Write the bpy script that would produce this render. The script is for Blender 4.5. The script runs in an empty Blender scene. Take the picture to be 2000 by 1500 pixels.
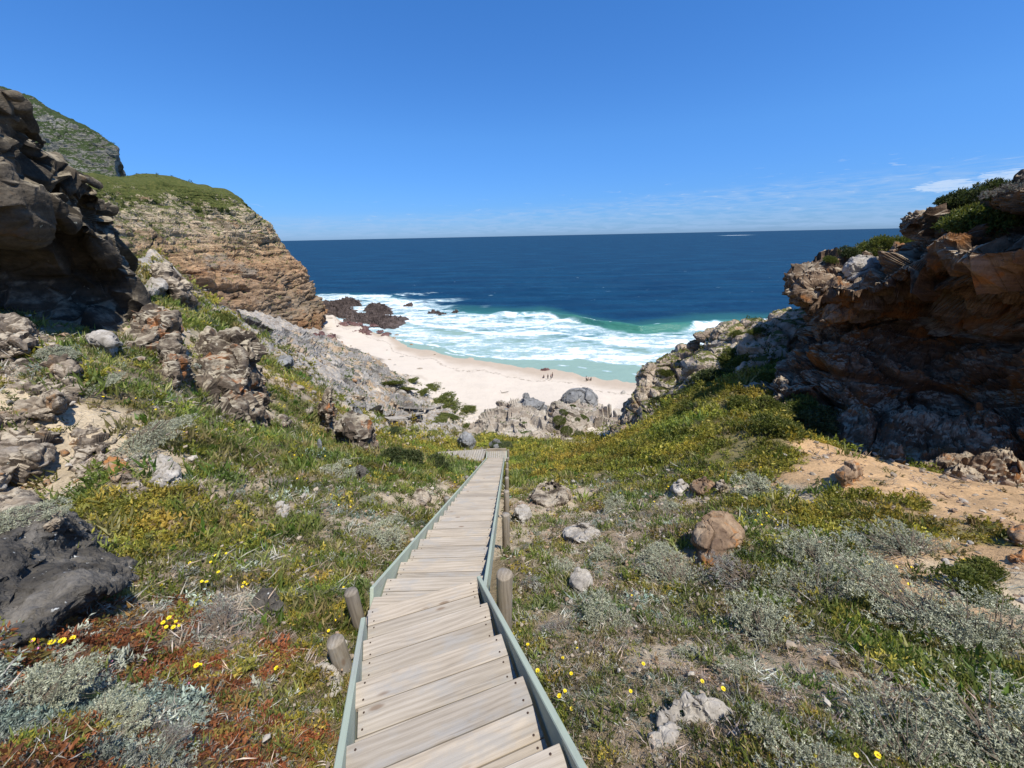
import bpy, bmesh, math, random
import numpy as np
from mathutils import Vector, Matrix
random.seed(7); RNG = np.random.default_rng(11)
SC = bpy.context.scene
COL = SC.collection
PI = math.pi
SEA = 0.0
EYE = 42.0                      # eye height above the sea
F_PX, PITCH, ROLL = 751.0, math.radians(21.04), math.radians(1.17)

# ------------------------------------------------------------------ camera
cp, sp, cr_, sr_ = math.cos(PITCH), math.sin(PITCH), math.cos(ROLL), math.sin(ROLL)
def ray(px, py):
    u, v = np.asarray(px, float) - 1000.0, 750.0 - np.asarray(py, float)
    u2, v2 = u * cr_ + v * sr_, -u * sr_ + v * cr_
    return np.stack([u2, F_PX * cp + v2 * sp, -F_PX * sp + v2 * cp], -1)
def at(px, py, Y):
    d = ray(px, py)
    P = d * (np.asarray(Y, float) / d[..., 1])[..., None]
    P[..., 2] += EYE
    return P
def atz(px, py, z):
    d = ray(px, py)
    P = d * ((np.asarray(z, float) - EYE) / d[..., 2])[..., None]
    P[..., 2] += EYE
    return P
cam = bpy.data.cameras.new('camera'); camo = bpy.data.objects.new('camera', cam); COL.objects.link(camo)
cam.sensor_width = 36.0; cam.lens = 36.0 * F_PX / 2000.0; cam.clip_start = 0.05; cam.clip_end = 200000
fw = Vector((0, cp, -sp)); up = Vector((0, sp, cp)); rt = Vector((1, 0, 0))
cx = rt * cr_ - up * sr_; cy = rt * sr_ + up * cr_
M = Matrix(((cx.x, cy.x, -fw.x), (cx.y, cy.y, -fw.y), (cx.z, cy.z, -fw.z))).to_4x4()
M.translation = Vector((0, 0, EYE)); camo.matrix_world = M
SC.camera = camo

# ------------------------------------------------------------------ noise
def _h(ix, iy, iz, s=0):
    n = (ix.astype(np.int64) * 374761393 + iy.astype(np.int64) * 668265263 + iz.astype(np.int64) * 2147483647 + s * 974634777) & 0xFFFFFFFF
    n = ((n ^ (n >> 13)) * 1274126177) & 0xFFFFFFFF
    n = ((n ^ (n >> 16)) * 2246822519) & 0xFFFFFFFF
    n = n ^ (n >> 13)
    return (n & 0xFFFFFF) / float(0x1000000)
def vnoise(P, s=0):
    i = np.floor(P).astype(np.int64); f = P - i; f = f * f * f * (f * (f * 6 - 15) + 10)
    r = 0
    for a in (0, 1):
        wa = f[:, 0] if a else 1 - f[:, 0]
        for b in (0, 1):
            wb = f[:, 1] if b else 1 - f[:, 1]
            for c in (0, 1):
                wc = f[:, 2] if c else 1 - f[:, 2]
                r = r + wa * wb * wc * _h(i[:, 0] + a, i[:, 1] + b, i[:, 2] + c, s)
    return r * 2 - 1
def fbm(P, o=5, s=0, g=.5, lac=2.03):
    r = 0; a = 1.; t = 0
    for k in range(o):
        r = r + a * vnoise(P * lac ** k + 17.3 * k, s + k); t += a; a *= g
    return r / t * 1.6
def ridged(P, o=4, s=0):
    r = 0; a = 1.; t = 0
    for k in range(o):
        r = r + a * (1 - np.abs(vnoise(P * 2.1 ** k + 9.1 * k, s + k)) * 2); t += a; a *= .5
    return r / t
def worley(P, s=0):
    i = np.floor(P).astype(np.int64)
    f1 = np.full(len(P), 9.); f2 = f1.copy(); cid = np.zeros(len(P)); vec = np.zeros_like(P)
    for a in (-1, 0, 1):
        for b in (-1, 0, 1):
            for c in (-1, 0, 1):
                x, y, z = i[:, 0] + a, i[:, 1] + b, i[:, 2] + c
                q = np.stack([x + .1 + .8 * _h(x, y, z, s), y + .1 + .8 * _h(x, y, z, s + 1), z + .1 + .8 * _h(x, y, z, s + 2)], -1)
                d = P - q; dd = np.sqrt((d * d).sum(1)); h = _h(x, y, z, s + 3)
                m = dd < f1
                f2 = np.where(m, f1, np.minimum(f2, dd)); f1 = np.where(m, dd, f1)
                cid = np.where(m, h, cid); vec = np.where(m[:, None], d, vec)
    return f1, f2, cid, vec
def sstep(a, b, x):
    t = np.clip((x - a) / (b - a), 0, 1); return t * t * (3 - 2 * t)

# displacement styles: metres along the normal
def d_strata(P, T=2., amp=.8, L=4., tilt=(0, 0, 1), along=(1, 0, 0), warp=.6, s=0):
    t = np.array(tilt, float); t /= np.linalg.norm(t)
    a = np.array(along, float); a /= np.linalg.norm(a)
    sv = P @ t + warp * T * fbm(P / (T * 6), 3, s)
    sv = sv / T + .35 * np.sin(sv / T * 1.7 + 1.) + .2 * np.sin(sv / T * .61)
    li = np.floor(sv); f = sv - li
    z0 = np.zeros_like(li)
    h1 = _h(li, z0, z0, s + 5)
    c = (P @ a) / L * (.6 + h1) + h1 * 37. + .5 * fbm(P / L, 2, s + 2)
    ci = np.floor(c); g = c - ci
    h2 = _h(li, ci, z0, s + 6)
    e1 = sstep(0, .22, np.minimum(f, 1 - f)); e2 = sstep(0, .1, np.minimum(g, 1 - g))
    return amp * (.6 * (h1 - .5) + .7 * (h2 - .5) * e2 + .45 * (e1 - 1) + .15 * (e2 - 1) + .2 * (f - .5))
def d_block(P, size=1., amp=.4, aniso=(1, 1, 1), s=0, crack=.35, tilt=1.0, step=.75, soft=0.):
    Q = P / size * np.array(aniso, float) + .35 * np.stack([vnoise(P / size * .7, s + 21), vnoise(P / size * .7, s + 22), vnoise(P / size * .7, s + 23)], -1)
    f1, f2, cid, vec = worley(Q, s)
    tx, ty = np.sin(cid * 91.7), np.cos(cid * 53.1)
    tl = vec[:, 0] * tx + vec[:, 1] * ty + vec[:, 2] * np.sin(cid * 31.)
    if soft: w_ = sstep(0, soft, f2 - f1); return amp * (w_ * ((cid - .5) * step + tl * tilt + .15) - crack * (1 - w_))
    return amp * ((cid - .5) * step + tl * tilt - crack * (1 - sstep(0, .16, f2 - f1)))
def d_rock(P, size=1., amp=.3, s=0, aniso=(1, 1, 1)):
    return d_block(P, size, amp, aniso, s) + d_block(P, size * .37, amp * .38, aniso, s + 40) + .22 * amp * fbm(P / size * 5, 4, s + 70)

# ------------------------------------------------------------------ meshes
def tag(o, label=None, cat=None, group=None, kind=None):
    if label: o['label'] = label
    if cat: o['category'] = cat
    if group: o['group'] = group
    if kind: o['kind'] = kind
    return o
def raw_mesh(name, V, F, mat=None, smooth=True, col=None, mats=None, midx=None):
    """V (n,3); F list of arrays (m,3)/(m,4)"""
    me = bpy.data.meshes.new(name)
    V = np.asarray(V, np.float32)
    if not isinstance(F, (list, tuple)): F = [F]
    F = [np.asarray(f, np.int32) for f in F if len(f)]
    me.vertices.add(len(V)); me.vertices.foreach_set('co', V.ravel())
    nl = sum(f.size for f in F); npoly = sum(len(f) for f in F)
    me.loops.add(nl); me.polygons.add(npoly)
    me.loops.foreach_set('vertex_index', np.concatenate([f.ravel() for f in F]))
    tot = np.concatenate([np.full(len(f), f.shape[1], np.int32) for f in F])
    st = np.concatenate([[0], np.cumsum(tot)[:-1]]).astype(np.int32)
    me.polygons.foreach_set('loop_start', st)
    if smooth: me.polygons.foreach_set('use_smooth', np.ones(npoly, bool))
    else: me.polygons.foreach_set('use_smooth', np.zeros(npoly, bool))
    if midx is not None: me.polygons.foreach_set('material_index', np.asarray(midx, np.int32))
    me.update(calc_edges=True)
    if col is not None:
        for nm, c in (col.items() if isinstance(col, dict) else (('col', col),)):
            at_ = me.color_attributes.new(nm, 'FLOAT_COLOR', 'POINT')
            c4 = np.ones((len(V), 4), np.float32); c4[:, :3] = c
            at_.data.foreach_set('color', c4.ravel())
    for m in (mats or ([mat] if mat else [])): me.materials.append(m)
    return me
def add_obj(name, me, parent=None, loc=None):
    o = bpy.data.objects.new(name, me); COL.objects.link(o)
    if parent: o.parent = parent
    if loc is not None: o.location = loc
    return o
def empty(name, loc, rz=0.):
    o = bpy.data.objects.new(name, None); COL.objects.link(o); o.location = loc; o.rotation_euler = (0, 0, rz)
    o.empty_display_size = .2
    return o
def rebase(V):
    """origin at the middle of the foot of the shape"""
    b = np.array([(V[:, 0].min() + V[:, 0].max()) / 2, (V[:, 1].min() + V[:, 1].max()) / 2, V[:, 2].min()])
    return V - b, b
def grid_faces(nu, nv, flip=False, wrap=False):
    i = np.arange(nu if wrap else nu - 1)[:, None]; j = np.arange(nv - 1)[None]
    a = i * nv + j; b = ((i + 1) % nu) * nv + j
    f = np.stack([a, b, b + 1, a + 1], -1).reshape(-1, 4)
    return f[:, ::-1] if flip else f
def vnormals(V, F):
    Nn = np.zeros_like(V)
    p0, p1, p2, p3 = V[F[:, 0]], V[F[:, 1]], V[F[:, 2]], V[F[:, -1]]
    fn = np.cross(p2 - p0, p3 - p1) if F.shape[1] == 4 else np.cross(p1 - p0, p2 - p0)
    for k in range(F.shape[1]):
        for a in range(3): Nn[:, a] += np.bincount(F[:, k], fn[:, a], len(V))
    return Nn / np.maximum(np.linalg.norm(Nn, axis=1, keepdims=True), 1e-9)
def crom(C, n, axis=0):
    """Catmull-Rom resample of control array along an axis"""
    C = np.moveaxis(C, axis, 0); m = len(C)
    t = np.linspace(0, m - 1, n); i = np.minimum(np.floor(t).astype(int), m - 2); f = (t - i).reshape((-1,) + (1,) * (C.ndim - 1))
    E = np.concatenate([2 * C[:1] - C[1:2], C, 2 * C[-1:] - C[-2:-1]])
    p0, p1, p2, p3 = E[i], E[i + 1], E[i + 2], E[i + 3]
    r = .5 * (2 * p1 + (p2 - p0) * f + (2 * p0 - 5 * p1 + 4 * p2 - p3) * f * f + (3 * p1 - p0 - 3 * p2 + p3) * f ** 3)
    return np.moveaxis(r, 0, axis)
def unit_(v): return v / np.maximum(np.linalg.norm(v, axis=1, keepdims=True), 1e-9)
def loft(C, nu, nv, disp, flip=False, passes=None):
    """C (cols,rows,3) control points -> displaced dense sheet"""
    G = crom(crom(np.asarray(C, float), nu, 0), nv, 1)
    V = G.reshape(-1, 3); F = grid_faces(nu, nv, flip)
    ds = disp if isinstance(disp, (list, tuple)) else [disp]
    V = V + vnormals(V, F) * ds[0](V)[:, None]; Nn = vnormals(V, F)
    for _ in range(3):                                   # one even set of directions for all the breaks in the rock
        Nn = unit_(Nn + np.concatenate([Nn[nv:], Nn[-nv:]]) + np.concatenate([Nn[:nv], Nn[:-nv]]))
    for d in ds[1:]: V = V + Nn * d(V)[:, None]
    return V, F
def inflate(poly, Y, df, db, lean=0., n=110, nr=20, disp=None, pw=.5, passes=1, yfun=None):
    """a body with a traced outline, at its own distance and with its own thickness"""
    P = np.asarray(poly, float); c = P.mean(0)
    Q = np.concatenate([P, P[:1]]); seg = np.linalg.norm(np.diff(Q, axis=0), axis=1); cum = np.concatenate([[0], np.cumsum(seg)])
    t = np.linspace(0, cum[-1], n, endpoint=False)
    B = np.stack([np.interp(t, cum, Q[:, 0]), np.interp(t, cum, Q[:, 1])], -1)
    B = (np.roll(B, 1, 0) + 2 * B + np.roll(B, -1, 0)) / 4
    YB = None if yfun is None else yfun(B, c)
    c3 = at(c[0], c[1], Y); dv = np.array([c3[0], c3[1], 0]); dv /= np.linalg.norm(dv)
    def side(r, off, sgn):
        px = c + (B[:, None] - c) * r[None, :, None]
        Yp = Y + lean * (c[1] - px[..., 1]) / 100.
        if YB is not None: Yp = Yp * (1 - r[None] ** 2) + YB[:, None] * r[None] ** 2
        W = at(px[..., 0], px[..., 1], Yp)
        return W + dv * (sgn * off * np.clip(1 - r ** 2, 0, 1) ** pw)[None, :, None]
    rf = np.sin(np.linspace(0.0, 1, nr) * PI / 2)
    A = side(rf, df, -1); Bk = side(rf[::-1], db, 1)[:, 1:]
    G = np.concatenate([A, Bk], 1); nv = G.shape[1]
    V = G.reshape(-1, 3); F = grid_faces(n, nv, True, True)
    for _ in range(passes):
        if disp is not None: V = V + vnormals(V, F) * disp(V)[:, None]
    return V, F
def remesh(V, F, size):
    """an even skin over a rough body"""
    me = raw_mesh('tmp', V, F); o = bpy.data.objects.new('tmp', me); COL.objects.link(o)
    md = o.modifiers.new('r', 'REMESH'); md.mode = 'VOXEL'; md.voxel_size = size
    dg = bpy.context.evaluated_depsgraph_get(); e = o.evaluated_get(dg); m2 = e.to_mesh()
    Vn = np.empty(len(m2.vertices) * 3, np.float32); m2.vertices.foreach_get('co', Vn); Fn = np.empty(len(m2.loops), np.int32); m2.loops.foreach_get('vertex_index', Fn)
    Vn = Vn.reshape(-1, 3).astype(float); Fn = Fn.reshape(-1, 4); e.to_mesh_clear(); bpy.data.objects.remove(o); bpy.data.meshes.remove(me)
    lab = np.arange(len(Vn))
    for _ in range(400):                                 # keep the one connected body
        l2 = lab.copy(); fm = lab[Fn].min(1)
        for k in range(4): np.minimum.at(l2, Fn[:, k], fm)
        l2 = l2[l2]
        if (l2 == lab).all(): break
        lab = l2
    u_, ct = np.unique(lab, return_counts=True); kp = lab == u_[ct.argmax()]; ix = np.cumsum(kp) - 1
    Fn = ix[Fn[kp[Fn[:, 0]]]].astype(np.int32); Vn = Vn[kp]
    for _ in range(3):                                   # relax the voxel steps
        A = np.zeros_like(Vn); cnt_ = np.zeros(len(Vn))
        for k in range(4):
            for j in (1, 3):
                for a in range(3): A[:, a] += np.bincount(Fn[:, k], Vn[Fn[:, (k + j) % 4], a], len(Vn))
                cnt_ += np.bincount(Fn[:, k], minlength=len(Vn))
        Vn = Vn * .4 + .6 * A / cnt_[:, None]
    return Vn, Fn
def rock_ball(seed, planes=14, sub=4, rough=.06, squash=(1, 1, .75), soft=.0):
    r = np.random.default_rng(seed)
    bm = bmesh.new(); bmesh.ops.create_icosphere(bm, subdivisions=sub, radius=1.)
    D = np.array([v.co[:] for v in bm.verts]); F = np.array([[v.index for v in f.verts] for f in bm.faces]); bm.free()
    D /= np.linalg.norm(D, axis=1, keepdims=True)
    nrm = r.normal(size=(planes, 3)); nrm /= np.linalg.norm(nrm, axis=1, keepdims=True)
    dist = r.uniform(.55, .95, planes)
    rad = dist / np.maximum(D @ nrm.T, 1e-3)
    rad = np.minimum(rad, 1.15)
    k = 14.
    rr = -np.log(np.exp(-k * rad).sum(1)) / k
    rr = np.clip(rr, .3, 1.2)
    V = D * rr[:, None]
    V = V + D * (rough * fbm(V * 2.5 + seed, 5, seed) + .5 * rough * d_block(V, .5, 1., s=seed))[:, None]
    return V * np.array(squash), F

# ------------------------------------------------------------------ materials
class MT:
    def __init__(self, name):
        self.m = bpy.data.materials.new(name); self.m.use_nodes = True; self.t = self.m.node_tree; self.t.nodes.clear()
        self.out = self.n('ShaderNodeOutputMaterial'); self.tc = None
    def n(self, t, **k):
        x = self.t.nodes.new(t)
        for a, b in k.items(): setattr(x, a, b)
        return x
    def l(self, a, b): self.t.links.new(a, b)
    def set(self, s, v):
        if isinstance(v, bpy.types.NodeSocket): self.l(v, s)
        else:
            if s.type == 'RGBA' and len(v) == 3: v = (*v, 1)
            s.default_value = v
    def obj(self):
        if not self.tc: self.tc = self.n('ShaderNodeTexCoord')
        return self.tc.outputs['Object']
    def geo(self, k): return self.n('ShaderNodeNewGeometry').outputs[k]
    def vmul(self, v, s, add=(0, 0, 0), rot=(0, 0, 0)):
        x = self.n('ShaderNodeMapping'); self.set(x.inputs['Vector'], v); x.inputs['Scale'].default_value = s; x.inputs['Location'].default_value = add; x.inputs['Rotation'].default_value = rot
        return x.outputs[0]
    def noise(self, v, sc=1., det=6., ro=.6, dist=0.):
        x = self.n('ShaderNodeTexNoise'); self.set(x.inputs['Vector'], v)
        for a, b in (('Scale', sc), ('Detail', det), ('Roughness', ro), ('Distortion', dist)): self.set(x.inputs[a], b)
        return x.outputs['Fac']
    def voro(self, v, sc=1., feat='F1', out='Distance', rnd=1.):
        x = self.n('ShaderNodeTexVoronoi', feature=feat); self.set(x.inputs['Vector'], v); self.set(x.inputs['Scale'], sc); self.set(x.inputs['Randomness'], rnd)
        return x.outputs[out]
    def ramp(self, f, stops, interp='LINEAR'):
        x = self.n('ShaderNodeValToRGB'); self.set(x.inputs[0], f); r = x.color_ramp; r.interpolation = interp
        while len(r.elements) < len(stops): r.elements.new(.5)
        for e, (p, c) in zip(r.elements, stops):
            e.position = p; e.color = (*c, 1) if not isinstance(c, (int, float)) else (c, c, c, 1)
        return x.outputs[0]
    def mix(self, f, a, b, bl='MIX'):
        x = self.n('ShaderNodeMix', data_type='RGBA', blend_type=bl); self.set(x.inputs[0], f); self.set(x.inputs[6], a); self.set(x.inputs[7], b)
        return x.outputs[2]
    def math(self, op, a, b=0., clamp=False):
        x = self.n('ShaderNodeMath', operation=op, use_clamp=clamp); self.set(x.inputs[0], a); self.set(x.inputs[1], b)
        return x.outputs[0]
    def mapr(self, v, a, b, c=0., d=1., smooth=True):
        x = self.n('ShaderNodeMapRange', interpolation_type='SMOOTHSTEP' if smooth else 'LINEAR'); self.set(x.inputs[0], v)
        for i, q in zip((1, 2, 3, 4), (a, b, c, d)): self.set(x.inputs[i], q)
        return x.outputs[0]
    def attr(self, nm, o='Color'): return self.n('ShaderNodeAttribute', attribute_name=nm).outputs[o]
    def sep(self, v, k):
        x = self.n('ShaderNodeSeparateXYZ'); self.set(x.inputs[0], v); return x.outputs[k]
    def bump(self, h, st=.5, d=.1, nrm=None):
        x = self.n('ShaderNodeBump'); self.set(x.inputs['Height'], h); self.set(x.inputs['Strength'], st); self.set(x.inputs['Distance'], d)
        if nrm is not None: self.l(nrm, x.inputs['Normal'])
        return x.outputs[0]
    def bsdf(self, col, rough=.9, nrm=None, spec=.25, **k):
        x = self.n('ShaderNodeBsdfPrincipled'); self.set(x.inputs['Base Color'], col); self.set(x.inputs['Roughness'], rough); self.set(x.inputs['Specular IOR Level'], spec)
        if nrm is not None: self.l(nrm, x.inputs['Normal'])
        for a, b in k.items(): self.set(x.inputs[a], b)
        return x.outputs[0]
    def done(self, sh):
        self.l(sh, self.out.inputs['Surface']); return self.m

def rock_mat(name, cols, scale=1., strata=None, accent=None, acc_th=.6, lichen=None, lich_th=.64, veg=None, veg_n=(.45, .7), veg_noise=.5, bump=.6, bd=.05, speck=.5, top=None, low=None):
    """cols dark/mid/light; strata=(stretch, rotation) adds bedding bands; veg= plants on the flatter parts"""
    m = MT(name); o = m.obj()
    n1 = m.noise(o, .55 * scale, 8, .62, .4)
    if strata:
        v = m.vmul(o, (scale * .35, scale * .35, scale * strata[0]), rot=strata[1])
        n2 = m.noise(v, 1., 7, .65, .3); f = m.math('ADD', m.math('MULTIPLY', n1, .45), m.math('MULTIPLY', n2, .55))
    else: f = n1
    c = m.ramp(f, [(.34, cols[0]), (.5, cols[1]), (.66, cols[2])])
    fine = m.noise(o, 7 * scale, 6, .7)
    c = m.mix(speck, c, m.ramp(fine, [(.3, .3), (.55, 1.0), (.75, 1.35)]), 'MULTIPLY')
    if accent is not None:
        c = m.mix(m.mapr(m.noise(m.vmul(o, (1, 1, 1), (7, 3, 1)), .8 * scale, 5, .65, .6), acc_th, acc_th + .1, 0, .85), c, accent)
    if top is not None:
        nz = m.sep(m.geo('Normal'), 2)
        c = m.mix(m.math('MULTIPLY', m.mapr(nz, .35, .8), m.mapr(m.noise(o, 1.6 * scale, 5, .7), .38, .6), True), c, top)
    if lichen is not None:
        lf = m.mapr(m.noise(m.vmul(o, (1, 1, 1), (3, 9, 4)), 3.2 * scale, 4, .72, .2), lich_th, lich_th + .05)
        c = m.mix(lf, c, lichen)
    if veg is not None:
        nz = m.sep(m.geo('Normal'), 2)
        vn = m.noise(o, 1.3 * scale, 8, .7)
        vf = m.math('ADD', m.mapr(nz, veg_n[0], veg_n[1], 0, 1), m.math('MULTIPLY', m.math('SUBTRACT', vn, .5), 5 * veg_noise))
        vc = m.ramp(m.noise(o, 4 * scale, 6, .75), [(.3, veg[0]), (.5, veg[1]), (.7, veg[2])])
        c = m.mix(m.mapr(vf, .5, .72), c, vc)
    h = m.math('ADD', m.math('ADD', m.noise(o, 2.2 * scale, 8, .68), m.math('MULTIPLY', m.voro(o, 3 * scale, 'DISTANCE_TO_EDGE'), .35)), m.math('MULTIPLY', fine, .5))
    if strata: h = m.math('ADD', h, m.math('MULTIPLY', n2, .8))
    return m.done(m.bsdf(c, .92, m.bump(h, bump, bd), .2))

VEG = [(.022, .034, .009), (.045, .062, .014), (.085, .092, .022)]
MATS = {}
def headland_mat():
    m = MT('layered_sandstone'); o = m.obj()
    lo = m.noise(o, .05, 5, .6); zn = m.math('ADD', m.math('MULTIPLY', m.sep(o, 2), 1 / 66.), m.math('MULTIPLY', m.math('SUBTRACT', lo, .5), .34))
    c = m.ramp(zn, [(.02, (.17, .10, .06)), (.16, (.33, .2, .105)), (.26, (.27, .21, .145)), (.36, (.32, .23, .15)), (.5, (.42, .265, .15)), (.66, (.46, .32, .19)), (.76, (.53, .42, .29)), (.86, (.5, .41, .28))])
    sv = m.vmul(o, (.035, .035, .85), rot=(.05, .06, 0)); st = m.noise(sv, 1., 8, .66, .3)
    c = m.mix(.95, c, m.ramp(st, [(.32, (.34, .3, .27)), (.45, (.8, .78, .76)), (.55, (1.05, 1.04, 1.02)), (.68, (1.4, 1.38, 1.34))]), 'MULTIPLY')
    bl = m.noise(m.vmul(o, (.22, .22, .5)), 1., 8, .7, .3); c = m.mix(.7, c, m.ramp(bl, [(.33, .4), (.5, 1.), (.68, 1.35)]), 'MULTIPLY')
    c = m.mix(m.mapr(m.noise(m.vmul(o, (.07, .07, .22), (9, 2, 4)), 1., 6, .66), .55, .66, 0, .6), c, (.38, .19, .085))
    gy = m.mapr(m.noise(m.vmul(o, (.06, .06, .16), (3, 8, 1)), 1., 6, .7), .56, .66, 0, .65); c = m.mix(gy, c, (.3, .27, .22))
    nz = m.sep(m.geo('Normal'), 2); vn = m.noise(o, .42, 9, .74); vl = m.noise(o, .09, 5, .6)
    bias = m.ramp(m.math('ADD', zn, m.math('MULTIPLY', m.math('SUBTRACT', vl, .5), .4)), [(.3, .02), (.55, .12), (.7, .26), (.84, .33), (.95, .6), (1., .95)])
    vf = m.math('ADD', m.math('ADD', vn, m.math('MULTIPLY', bias, .55)), m.math('MULTIPLY', m.mapr(nz, .4, .9), .16))
    vc = m.ramp(m.noise(o, 1.1, 7, .78), [(.3, (.04, .055, .015)), (.48, (.085, .10, .025)), (.68, (.16, .15, .045))])
    c = m.mix(m.mapr(vf, .72, .78), c, vc)
    h = m.math('ADD', m.math('ADD', m.math('MULTIPLY', st, 1.2), bl), m.math('MULTIPLY', m.noise(o, 1.2, 8, .7), .8))
    return m.done(m.bsdf(c, .94, m.bump(h, .9, 1.3), .15))
MATS['headland'] = headland_mat()
MATS['mountain'] = rock_mat('grey_mountain_rock', [(.10, .095, .075), (.22, .205, .165), (.36, .34, .29)], .1, (5, (0, .03, 0)), veg=[(.018, .032, .012), (.038, .058, .018), (.06, .075, .026)], veg_n=(.25, .5), veg_noise=.5, bump=.8, bd=2.)
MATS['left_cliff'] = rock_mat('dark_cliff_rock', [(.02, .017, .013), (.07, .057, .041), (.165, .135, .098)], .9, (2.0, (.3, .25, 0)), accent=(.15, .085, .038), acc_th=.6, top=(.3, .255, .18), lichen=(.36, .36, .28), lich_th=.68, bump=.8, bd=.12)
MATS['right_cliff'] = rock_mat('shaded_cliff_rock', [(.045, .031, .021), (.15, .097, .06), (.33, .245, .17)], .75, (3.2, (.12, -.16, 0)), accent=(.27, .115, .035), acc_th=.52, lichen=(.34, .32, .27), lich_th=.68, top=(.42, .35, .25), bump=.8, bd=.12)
MATS['spur'] = rock_mat('spur_rock', [(.17, .115, .08), (.43, .345, .26), (.64, .57, .46)], .5, (2.2, (.1, -.3, 0)), accent=(.3, .15, .06), acc_th=.58, veg=[(.05, .055, .016), (.10, .105, .026), (.17, .155, .045)], veg_n=(.62, .95), veg_noise=.8, bump=.7, bd=.2)
MATS['pale'] = rock_mat('pale_outcrop_rock', [(.17, .13, .10), (.36, .31, .25), (.56, .52, .45)], .45, (2.2, (.4, .3, 0)), accent=(.3, .17, .10), acc_th=.6, veg=VEG, veg_n=(.8, 1.1), veg_noise=.6, bump=.6, bd=.2)
MATS['grey'] = rock_mat('grey_rock', [(.10, .10, .098), (.225, .225, .22), (.36, .36, .35)], .6, (1.4, (.5, .4, .2)), lichen=(.4, .32, .22), lich_th=.64, bump=.8, bd=.15, speck=.5)
MATS['slab'] = rock_mat('grey_slab_rock', [(.11, .095, .08), (.285, .265, .24), (.43, .41, .375)], .3, (2.4, (.6, .5, .2)), accent=(.42, .31, .2), acc_th=.5, veg=VEG, veg_n=(.75, 1.05), veg_noise=.8, bump=.9, bd=.35, speck=.6)
MATS['dark'] = rock_mat('dark_lichen_rock', [(.05, .045, .039), (.115, .104, .088), (.22, .2, .17)], 2.4, lichen=(.62, .62, .57), lich_th=.63, bump=1., bd=.06)
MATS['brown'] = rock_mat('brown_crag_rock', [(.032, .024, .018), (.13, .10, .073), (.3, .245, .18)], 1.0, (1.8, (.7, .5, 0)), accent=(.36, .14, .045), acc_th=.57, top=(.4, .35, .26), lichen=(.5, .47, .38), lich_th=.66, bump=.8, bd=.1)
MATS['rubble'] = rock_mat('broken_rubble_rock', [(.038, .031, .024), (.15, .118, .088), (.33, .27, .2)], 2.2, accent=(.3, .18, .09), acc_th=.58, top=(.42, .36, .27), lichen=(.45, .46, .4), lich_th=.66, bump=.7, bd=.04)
MATS['white'] = rock_mat('pale_quartzite', [(.22, .195, .16), (.37, .335, .285), (.52, .485, .43)], 4., lichen=(.25, .22, .18), lich_th=.64, bump=.5, bd=.015)
MATS['orange'] = rock_mat('ochre_rock', [(.13, .085, .055), (.29, .2, .125), (.42, .33, .23)], 3., accent=(.38, .17, .055), acc_th=.5, bump=.6, bd=.02)
MATS['shore'] = rock_mat('wet_purple_brown_rock', [(.028, .022, .02), (.085, .064, .055), (.18, .14, .12)], .5, (2.5, (.1, .1, 0)), bump=.8, bd=.3)
MATS['red'] = rock_mat('dull_red_rock', [(.075, .04, .035), (.17, .095, .085), (.28, .19, .165)], .5, (2.2, (.2, .1, 0)), bump=.8, bd=.2)
# ------------------------------------------------------------------ ground: control points (photo pixel, forward distance)
GC = [(0,1500,.75),(0,1250,1.6),(300,1300,1.85),(600,1300,1.95),(300,1100,3.2),(500,1100,3.4),(700,1100,3.75),(400,950,5),(600,950,6.2),(750,950,7.2),
 (330,870,6),(500,870,8),(700,880,11),(850,900,15),(200,720,7.5),(330,760,9),(400,800,10),(560,845,13),(570,740,20),(600,850,15.5),(0,1000,4.2),(0,800,5.6),(120,700,7.5),
 (500,660,42),(560,700,40),(400,640,22),(330,640,16),(300,700,11),(250,560,24),(300,500,40),(640,690,85),(760,740,90),(700,780,60),(800,800,72),
 (640,760,45),(740,840,42),(850,860,38),(920,840,70),(870,800,76),(900,880,28),(950,862,35),(1000,880,27),(1060,872,38),(1120,885,24),
 (1050,1000,8.1),(1050,920,14.2),(1200,920,12.6),(1200,1000,7.4),(1200,1200,2.95),(1400,1200,2.9),(1700,1200,2.8),(2000,1200,2.7),
 (1500,1450,1.25),(2000,1500,1.15),(1400,1050,4.7),(1700,1050,4.5),(2000,1050,4.3),(1300,900,12.2),(1500,920,8.7),(1640,945,7.6),(1900,985,6.2),
 (1300,835,17.5),(1440,805,15.5),(1540,815,12.4),(1200,855,25),(1460,740,21),(1350,770,29),(1280,800,31),(1240,840,31),(150,668,11.5),(235,668,12.5),(60,665,10),(440,720,17),(480,690,24),(430,820,11.2),(345,740,10.2)]
cpt = np.array([at(*c) for c in GC])
under = np.array([at(*c) + np.array(o_) for c in ((2140,955,7.1),(2000,952,7.9),(1880,935,8.7),(1785,915,9.4),(1695,900,10),(1615,873,11),(1550,843,12.6),(1505,797,15)) for o_ in ((0, 0, 0), (2.2, .7, -.9), (5, 1.5, -1.))])
cpt = np.concatenate([cpt, under])
world_pts = [(-.2,-4,41.4),(-.2,-2,40.75),(-.3,0,39.75),(-.35,1.05,39.25),(-.8,2.4,38.55),(-.85,4.5,37.45),(-.9,6.8,36.1),(-.95,10,34.4),(-1,12.5,33.05),(-1,15.8,31.3),(-1.2,19.5,29.4),
 (.5,1.6,39.1),(-1.6,1.6,39.2),(-4,-3,42),(4,-3,42),(12,-2,41),(-12,-1,42.5),(14,2,38.6),(-10,3,40.5),(-40,10,41.5),(-20,8,40.2),(40,10,38),
 (30,30,36),(40,60,26),(60,92,4),(75,125,-1.2),(45,112,.4),(50,128,-1),(62,150,-2.5),(42,98,2.5),(30,60,12),(22,50,16),(20,75,6),(-60,40,36),(-70,80,22),(-90,110,20),(-110,160,20),(-70,150,4),(-62,118,8)]
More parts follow.
